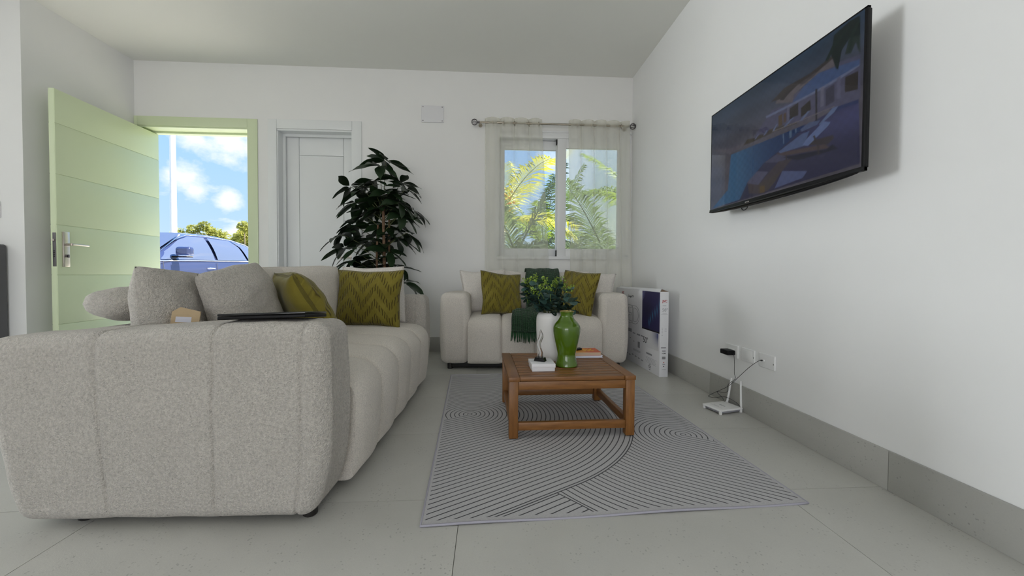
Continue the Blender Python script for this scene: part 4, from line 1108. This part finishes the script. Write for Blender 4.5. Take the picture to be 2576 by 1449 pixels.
cc = [(1.545, 2.095, .352), (1.532, 2.11, .350), (1.518, 2.17, .30), (1.505, 2.25, .22), (1.49, 2.33, .14), (1.462, 2.42, .075), (1.43, 2.44, .045), (1.447, 2.40, .048), (1.50, 2.37, .06), (1.53, 2.31, .045), (1.535, 2.27, .025)]
cab = thing('network_cable', 'thin black cable looping from wall plate down to router', 'cable', (1.545, 2.095, .352))
MB().tube([(x - 1.545, y - 2.095, z - .352) for x, y, z in path3(cc, 80)], .0015, 6).build('wire', 'black_rubber', cab, 180)
MB().box((-.006, .008, 0), (.012, .008, .008), .002).build('connector', 'black_rubber', cab)
rt = thing('router', 'white router with two upright antennas on the floor', 'router', (1.440, 2.305, 0), (0, 0, R(14)))
# local: x away from the room centre, y along the wall
MB().box((0, 0, .0235), (.172, .142, .011), .005, 3).build('top_cover', 'white_plastic', rt)
MB().box((0, 0, .013), (.154, .126, .014), .003).build('vented_base', 'print_grey', rt)
for sx in (-1, 1):
    for sy in (-1, 1): MB().box((sx * .077, sy * .062, .010), (.014, .015, .020), .003, 2).build('foot', 'white_plastic', rt)
for yy in (.055, -.052):
    an = MB().box((.088, yy, .022), (.012, .012, .012), .003)
    k_ = -.010 if yy > 0 else .002
    an.tube([(.092, yy, .016), (.092 - k_ * .3, yy + k_, .07), (.092 - k_ * .8, yy + 2.5 * k_, .185)], [.0065, .0065, .005], 8)
    an.build('antenna', 'white_plastic', rt)
lg = MB()
for k in range(6): lg.box((.0, .018 - .007 * k, .0292), (.007 + .004 * (k == 1), .005, .0006))
lg.build('logo', 'print_grey', rt, 0)
MB().box((-.046, .0, .0292), (.0012, .09, .0004)).box((-.036, .01, .0292), (.002, .04, .0004)).build('status_line', 'print_grey', rt, 0)

# ------------------------------------------------------------------ far left: wall switch and grey appliance at the frame edge
sw_ = thing('wall_switch', 'white light switch on the wall at far left', 'switch', (-3.795, YL, 1.31))
MB().box((0, -.005, 0), (.085, .010, .125), .004, 2).build('plate', 'white_plastic', sw_); MB().box((0, -.011, 0), (.03, .004, .06), .001).build('rocker', 'white_plastic', sw_)
ap = thing('grey_cabinet', 'dark grey upright cabinet at the far left edge', 'cabinet', (-3.915, 3.17, 0))
MB().box((0, 0, .54), (.42, .13, 1.0), .015, 3).build('body', 'grey_appliance', ap)
MB().box((0, -.067, .56), (.38, .012, .90), .005, 2).build('door', 'grey_appliance', ap)
MB().box((0, 0, .02), (.38, .11, .04)).build('plinth', 'black_rubber', ap, 0)

# ------------------------------------------------------------------ umbrella plant
ptx, pty = -1.02, 3.84
pt = thing('umbrella_plant', 'tall dark leafy umbrella plant with several trunks behind large sofa', 'plant', (ptx, pty, 0))
MB().lathe([(.11, 0), (.12, .01), (.15, .26), (.155, .29), (.145, .29), (.135, .26)], 32).build('pot', 'pot_grey', pt)
MB().lathe([(.001, .262), (.137, .262), (.137, .255)], 24).build('soil', 'soil', pt)
for k, (xa, xb, zt_, rr) in enumerate(((.00, .02, 1.52, .019), (-.06, -.045, 1.30, .014), (.08, .045, 1.36, .015))):
    pts_ = [(xa + (xb - xa) * q + .008 * math.sin(5 * q + k), .02 * (k - 1) + .01 * math.sin(4 * q + 2 * k), .25 + (zt_ - .25) * q) for q in [i / 10 for i in range(11)]]
    MB().tube(pts_, [rr * (1 - .35 * i / 10) for i in range(11)], 10).build('trunk', 'bark', pt, 180)
def pleaf(L_, W_, droop, fold):
    mb = MB(); n = 9; vs = []
    for i in range(n + 1):
        s_ = i / n; wd_ = W_ / 2 * math.sin(PI * s_ ** .85) ** .8 * (1 if s_ < .7 else ((1 - s_) / .3) ** .35)
        if i == n: wd_ = .0006
        if i == 0: wd_ = .002
        y = L_ * (s_ - .10 * droop * s_ * s_); z = -droop * L_ * .5 * s_ * s_
        wv = .004 * math.sin(s_ * 9)
        vs += [(-wd_, y, z + fold * wd_ + wv), (0, y, z), (wd_, y, z + fold * wd_ - wv)]
    fs = []
    for i in range(n):
        for k in range(2): fs.append((i * 3 + k, i * 3 + k + 1, i * 3 + k + 4, i * 3 + k + 3))
    mb.add(vs, fs); return mb.mesh('leaf', 'plant_leaf', 180)
leafs = [pleaf(.235, .086, .35, .22), pleaf(.21, .082, .55, .16), pleaf(.25, .076, .22, .28), pleaf(.19, .082, .65, .12)]
clus = [(-1.045, 1.86), (-1.344, 1.675), (-1.113, 1.698), (-1.295, 1.52), (-1.205, 1.392), (-1.314, 1.299), (-1.387, 1.196), (-1.387, 1.081), (-1.169, 1.152), (-1.152, .925), (-.941, 1.043), (-.812, 1.388), (-.876, 1.73), (-.794, 1.648), (-.84, 1.499), (-1.05, 1.542), (-.794, 1.231), (-1.014, 1.312), (-.914, 1.183), (-1.30, .873), (-1.086, 1.588), (-.959, 1.609), (-1.132, 1.458), (-.922, 1.443), (-1.204, 1.632), (-.794, .755), (-1.279, .957), (-.75, 1.464), (-1.005, 1.126), (-1.023, 1.46), (-1.02, .70), (-1.15, .62), (-1.00, 1.92), (-1.10, .86), (-.93, .90), (-1.22, 1.08)]
rnd = random.Random(11); nleaf = 0
for ci, (cx_i, cz_i) in enumerate(clus):
    dx = cx_i - ptx; yy = rnd.uniform(-.16, .13) * (1.0 if abs(dx) < .25 else .6)
    c = Vector((dx, yy, cz_i))
    zs = max(.45, min(1.40, cz_i - .10 - .3 * abs(dx))); b0 = Vector((.02 * dx, 0, zs)); md = (b0 + c) / 2 + Vector((0, 0, .03))
    st_ = [b0 * (1 - q) ** 2 + 2 * md * q * (1 - q) + c * q * q for q in [k / 6 for k in range(7)]]
    MB().tube(st_, [.0042 - .0003 * k for k in range(7)], 6).build('stalk', 'leaf_stem', pt, 180)
    n = rnd.choice((7, 8, 8, 9)); a0 = rnd.uniform(0, 6.28)
    tiltdir = math.atan2(yy, dx) if abs(dx) > .05 else rnd.uniform(0, 6.28); tl_ = .30 + .45 * min(1, abs(dx) / .4)
    Mt = Matrix.Rotation(tl_, 4, Vector((-math.sin(tiltdir), math.cos(tiltdir), 0)))
    for k in range(n):
        if nleaf >= 296: break
        az = a0 + 2 * PI * k / n + rnd.uniform(-.15, .15); el = rnd.uniform(-.30, .30)
        # keep the leaves clear of the wall
        Ml = Matrix.Translation(c) @ Mt @ Matrix.Rotation(az, 4, 'Z') @ Matrix.Rotation(el, 4, 'X') @ Matrix.Rotation(rnd.uniform(-.4, .4), 4, 'Y') @ Matrix.Translation((0, .018, 0))
        me = rnd.choice(leafs); s_ = rnd.uniform(.92, 1.18)
        if max((Ml @ (v.co * s_)).y for v in me.vertices) + pty > YB - .015: continue
        o = link('leaf', me, pt)
        o.matrix_local = Ml @ Matrix.Scale(s_, 4); nleaf += 1

# ------------------------------------------------------------------ outside: ground, car, post, bushes, palms, house
struct(MB().box((0, 44.4, -.10), (120, 80, .10)).build('ground', 'lawn', smooth=0))
struct(MB().box((-5.4, 9.6, -.045), (7.0, 10.3, .02)).build('trim_1', 'paving', smooth=0))

car = thing('car', 'dark blue estate car parked outside the open front door', 'car', (-6.62, 8.15, -.035), (0, 0, R(-92.5)))
def car_station(x, belt, roof, wr, wb=.94, low=.26):
    h = [(.0, low), (.78, low), (.90, low + .10), (wb, low + .32), (wb + .005, belt - .22), (wb - .025, belt - .015), (wb - .05, belt + .01)]
    if roof > belt + .08:
        h += [(wb - .05 - (wb - .05 - wr) * .5, belt + (roof - belt) * .5), (wr, roof - .07), (wr - .10, roof - .015), (0, roof + .015)]
    else:
        h += [(wb - .10, belt + .03), (wb - .18, roof + .02), (wb - .35, roof + .035), (0, roof + .05)]
    return [(x, y, z) for y, z in h]
ST = [(2.42, .62, .62, .5, .70, .38), (2.36, .78, .80, .5, .82, .30), (2.15, .92, .95, .55, .90), (1.7, .98, 1.01, .6), (1.05, 1.06, 1.10, .65), (.55, 1.09, 1.42, .72), (.15, 1.11, 1.63, .70), (-.35, 1.13, 1.70, .69), (-1.0, 1.14, 1.69, .68), (-1.6, 1.15, 1.62, .66), (-2.05, 1.15, 1.46, .64), (-2.32, 1.10, 1.22, .62, .90), (-2.42, .85, .87, .5, .84, .34)]
vs = []; fs = []; NP = 11
for s_ in ST:
    h = car_station(*s_); vs += h + [(x, -y, z) for x, y, z in reversed(h[1:-1])]
NR = 2 * NP - 2
for i in range(len(ST) - 1):
    for k in range(NR): fs.append((i * NR + k, i * NR + (k + 1) % NR, (i + 1) * NR + (k + 1) % NR, (i + 1) * NR + k))
fs += [tuple(range(NR)), tuple((len(ST) - 1) * NR + k for k in range(NR))]
cbody = MB().add(vs, fs).build('body', 'car_paint', car, 60)
ss = cbody.modifiers.new('smooth', 'SUBSURF'); ss.levels = 2; ss.render_levels = 2
def car_roof(x):
    xs = [s[0] for s in ST][::-1]; return float(np.interp(x, xs, [s[2] for s in ST][::-1])), float(np.interp(x, xs, [s[1] for s in ST][::-1])), float(np.interp(x, xs, [s[3] for s in ST][::-1]))
def side(x, z, off=.012):
    rf, bt, wr = car_roof(x); k = max(0, min(1.1, (z - bt) / max(.05, rf - .05 - bt)))
    return Vector((x, .905 - (.905 - wr) * k + off + .035 * math.sin(PI * min(1, k)), z))
def side_poly(name, poly, mat, off=.012, sg=1, n=12):
    mb = MB(); dense = []
    for i in range(len(poly)):
        a, b = Vector(poly[i]), Vector(poly[(i + 1) % len(poly)])
        for k in range(6): dense.append(a.lerp(b, k / 6))
    cx_i = sum(p.x for p in dense) / len(dense); cz_i = sum(p.y for p in dense) / len(dense); N = len(dense); vs = []; fs = []
    for ring in range(5):
        f_ = 1 - ring / 5
        for p in dense:
            q = side(cx_i + (p.x - cx_i) * f_, cz_i + (p.y - cz_i) * f_, off); vs.append((q.x, q.y * sg, q.z))
    q = side(cx_i, cz_i, off); vs.append((q.x, q.y * sg, q.z))
    for ring in range(4):
        for k in range(N): fs.append((ring * N + k, ring * N + (k + 1) % N, (ring + 1) * N + (k + 1) % N, (ring + 1) * N + k))
    fs += [(4 * N + k, 4 * N + (k + 1) % N, 5 * N) for k in range(N)]
    return mb.add(vs, fs).build(name, mat, car, 180)
win = [[(.86, 1.10), (.80, 1.17), (.32, 1.49), (.10, 1.575), (-.28, 1.585), (-.36, 1.13)], [(-.44, 1.135), (-.37, 1.58), (-1.02, 1.575), (-1.24, 1.45), (-1.36, 1.155)], [(-1.43, 1.16), (-1.31, 1.45), (-1.12, 1.57), (-1.55, 1.52), (-1.98, 1.36), (-2.0, 1.17)]]
for sg in (1, -1):
    for p in win: side_poly('side_window', p, 'car_glass', .016, sg)
    top = [(.93, 1.08), (.86, 1.16), (.36, 1.51), (.12, 1.605), (-.35, 1.62), (-1.1, 1.60), (-1.6, 1.53), (-2.04, 1.38)]
    MB().tube([tuple(Vector((1, sg, 1)) * side(x, z, .020)) for x, z in top], .012, 6).build('chrome_strip', 'chrome', car, 180)
    MB().tube([tuple(Vector((1, sg, 1)) * side(x, z, .022)) for x, z in [(.93, 1.075), (.4, 1.095), (-.4, 1.115), (-1.3, 1.135), (-2.04, 1.15)]], .012, 6).build('chrome_strip', 'chrome', car, 180)
    for xd in (.88, -.40, -1.42):
        MB().tube([(xd, sg * .955, .42), (xd, sg * .958, .75), (xd + .01, sg * .938, 1.07)], .004, 5).build('door_gap', 'black_rubber', car, 180)
    for xd in (-.20, -1.22):
        hd = MB().tube([(xd + .09, sg * .945, .955), (xd + .05, sg * .985, .96), (xd - .07, sg * .985, .955), (xd - .10, sg * .945, .95)], .014, 8); hd.build('door_handle', 'chrome', car, 180)
    mr = MB().box((.60, sg * 1.08, 1.255), (.15, .27, .175), .055, 4).build('mirror', 'car_paint', car, 60)
    MB().box((.60, sg * 1.03, 1.158), (.10, .33, .028), .010, 2).build('mirror_foot', 'black_plastic', mr)
    MB().box((.64, sg * 1.13, 1.172), (.145, .16, .02), .008, 2).build('turn_signal', 'chrome', mr)
    for xw in (1.48, -1.46):
        wh = MB().lathe([(.20, -.11), (.34, -.11), (.355, -.09), (.355, .09), (.34, .11), (.20, .11)], 32, Matrix.Translation((xw, sg * .84, .355)) @ Matrix.Rotation(R(90), 4, 'X')).build('wheel', 'tyre', car)
        MB().lathe([(.02, -.105), (.21, -.105), (.21, .105), (.02, .105)], 20, Matrix.Translation((xw, sg * .842, .355)) @ Matrix.Rotation(R(90), 4, 'X')).build('rim', 'steel', wh)
def wsh(u, v):
    y = (-.80 + 1.6 * u) * (1 - .14 * v); x = 1.0 - .82 * v + .06 * (1 - (2 * u - 1) ** 2); z = 1.13 + .47 * v
    return (x + .02, y, z + .035)
MB().grid(wsh, 10, 6).build('windscreen', 'car_glass', car, 180)

po = thing('lamp_post', 'plain white post standing beyond the parked car', 'post', (-8.44, 11.0, -.05))
MB().lathe([(.095, 0), (.085, .05), (.070, 3.0), (.055, 7.0)], 20).build('pole', 'white_pole', po, 60); MB().lathe([(.17, 0), (.17, .03), (.10, .05)], 20).build('base_plate', 'white_pole', po)
MB().tube([(0, 0, 6.98), (.3, 0, 7.15), (.8, 0, 7.2)], .035, 8).build('arm', 'white_pole', po); MB().box((1.0, 0, 7.19), (.5, .2, .08), .03, 2).build('lamp_head', 'white_pole', po)

def bush(x, y, h, w_, seed, label):
    rr = random.Random(seed); o = thing('small_tree', label, 'tree', (x, y, -.05), group='trees behind the car')
    MB().tube([(0, 0, 0), (.05, 0, h * .35), (-.03, .05, h * .7)], [.09, .07, .04], 8).build('trunk', 'palm_trunk', o, 180)
    cl_ = [(rr.gauss(0, w_ * .32), rr.gauss(0, w_ * .3), h * rr.uniform(.5, .92), rr.uniform(.22, .42) * w_ * .6) for _ in range(9)]
    for c in cl_[:5]: MB().tube([(0, 0, h * .35), tuple(np.array(c[:3]) * .6 + np.array((0, 0, h * .15))), c[:3]], [.04, .03, .012], 5).build('branch', 'palm_trunk', o, 180)
    vs = []; fs = []
    for cx_i, cy_i, cz_i, cr in cl_:
        for k in range(260):
            d = Vector((rr.gauss(0, 1), rr.gauss(0, 1), rr.gauss(0, 1))).normalized() * cr * rr.random() ** .4
            p = Vector((cx_i, cy_i, cz_i)) + d; a = Vector((rr.gauss(0, 1), rr.gauss(0, 1), rr.gauss(0, .6))).normalized() * .075; b = a.cross(Vector((rr.gauss(0, 1), rr.gauss(0, 1), 1))).normalized() * .034
            i0 = len(vs); vs += [p - a, p + b, p + a, p - b]; fs.append((i0, i0 + 1, i0 + 2, i0 + 3))
    tag(MB().add(vs, fs).build('foliage', 'bush_leaf', o, 0), kind='stuff')
bush(-14.2, 19.5, 3.45, 1.5, 1, 'small tree behind the post, leftmost over the car roof')
bush(-13.1, 20.0, 3.35, 1.8, 2, 'rounded small tree over the middle of the car roof')
bush(-12.1, 20.5, 2.85, 1.9, 3, 'lowest small tree behind the rear car windows')
bush(-11.1, 18.5, 3.45, 1.7, 4, 'tall small tree beside the right door casing')
bush(-9.9, 21.0, 2.7, 2.2, 5, 'small tree mostly hidden by the right door casing')

# palms
def frond(L_, nl, ll, droop, sd, wid=.035, lift=.35):
    rr = random.Random(sd); mb = MB(); pts_ = []
    for i in range(15):
        s_ = i / 14; pts_.append(Vector((0, L_ * (s_ - .18 * droop * s_ ** 3), L_ * (lift * s_ - droop * .75 * s_ * s_))))
    mb.tube(pts_, [.017 * (1 - .85 * i / 14) for i in range(15)], 5)
    for k in range(nl):
        s_ = .12 + .87 * k / nl; f_ = s_ * 14; i = min(13, int(f_)); p = pts_[i].lerp(pts_[i + 1], f_ - i); tg = (pts_[i + 1] - pts_[i]).normalized()
        l_ = ll * (math.sin(PI * (s_ * .86 + .1)) ** .6) * rr.uniform(.85, 1.1)
        for sg in (-1, 1):
            d = (Vector((sg, 0, 0)) * .80 + tg * .62 + Vector((0, 0, rr.uniform(-.05, .28)))).normalized()
            p1 = p + d * l_ * .5; p2 = p + d * l_ + Vector((0, 0, -l_ * rr.uniform(.2, .42)))
            b = tg * wid * .5; i0 = len(mb.v)
            mb.v += [tuple(p - b * .4), tuple(p + b * .4), tuple(p1 + b), tuple(p1 - b), tuple(p2)]
            mb.f += [(i0, i0 + 1, i0 + 2, i0 + 3), (i0 + 3, i0 + 2, i0 + 4)]
    return mb
def palm(label, x, y, zc_, th_, mat, n, L_, seed, azs=None, fruit=False):
    rr = random.Random(seed); o = thing('palm_tree', label, 'palm tree', (x, y, -.05), group='palms outside the window')
    MB().tube([(0, 0, 0), (.03, 0, zc_ * .5), (0, 0, zc_ + .15)], [th_ * 1.25, th_, th_ * .8], 10).build('trunk', 'palm_trunk', o, 180)
    ms = [frond(L_, 46, .55, d, seed * 10 + i, lift=lf).mesh('frond', mat, 0) for i, (d, lf) in enumerate(((.35, .75), (.55, .55), (.8, .45), (.18, 1.25)))]
    for k in range(n):
        az = azs[k] if azs else 2 * PI * k / n + rr.uniform(-.25, .25)
        q = link('frond', rr.choice(ms), o, (0, 0, zc_ + rr.uniform(-.05, .15)), (rr.uniform(-.15, .35), 0, az)); q.scale = [rr.uniform(.85, 1.1)] * 3
    if fruit:
        fb = MB()
        for k in range(70):
            a = rr.uniform(-1.2, 1.2); p = Vector((.10 * rr.gauss(0, 1) + .05, -.25 + .1 * rr.gauss(0, 1), zc_ + .28 + .16 * rr.gauss(0, 1)))
            fb.add(*rbox((.045, .045, .055), .02, 1), Matrix.Translation(p))
        tag(fb.build('fruit_cluster', 'palm_fruit', o, 180), kind='stuff')
    return o
palm('yellow green palm with orange fruit outside left window pane', .25, 8.4, 2.0, .10, 'palm_yellow', 12, 2.1, 1, azs=[.2, -.5, -1.2, .9, 1.6, -1.9, 2.4, -2.6, 3.1, .5, -.1, 1.2], fruit=True)
palm('dark green palm low outside the left window pane', .50, 7.0, 1.15, .08, 'palm_dark', 9, 1.15, 2)
palm('bright green palm seen between the curtains', 1.38, 9.8, 1.5, .09, 'palm_green', 9, 1.6, 3)
palm('dusky palm with long fronds outside right window pane', 2.30, 7.4, 1.0, .09, 'palm_dark', 9, 1.75, 4)
palm('green palm arching in front of the white house', 3.35, 8.2, 2.3, .10, 'palm_green', 9, 2.0, 5)
struct(MB().box((1.2, 15.5, .95), (16, .2, 2.0), .01).build('wall_garden', 'white_stucco', smooth=0))

hs = thing('white_house', 'plain white house wall beyond the palms at right', 'house', (5.85, 12.4, -.05))
MB().box((0, 0, 2.6), (6.0, 4.0, 5.2), .02).build('wall', 'white_stucco', hs); MB().box((0, 0, 5.3), (6.3, 4.3, .2), .02).build('roof', 'white_stucco', hs)
MB().box((1.0, -2.02, 1.6), (1.2, .06, 1.2), .01).build('window', 'car_glass', hs)
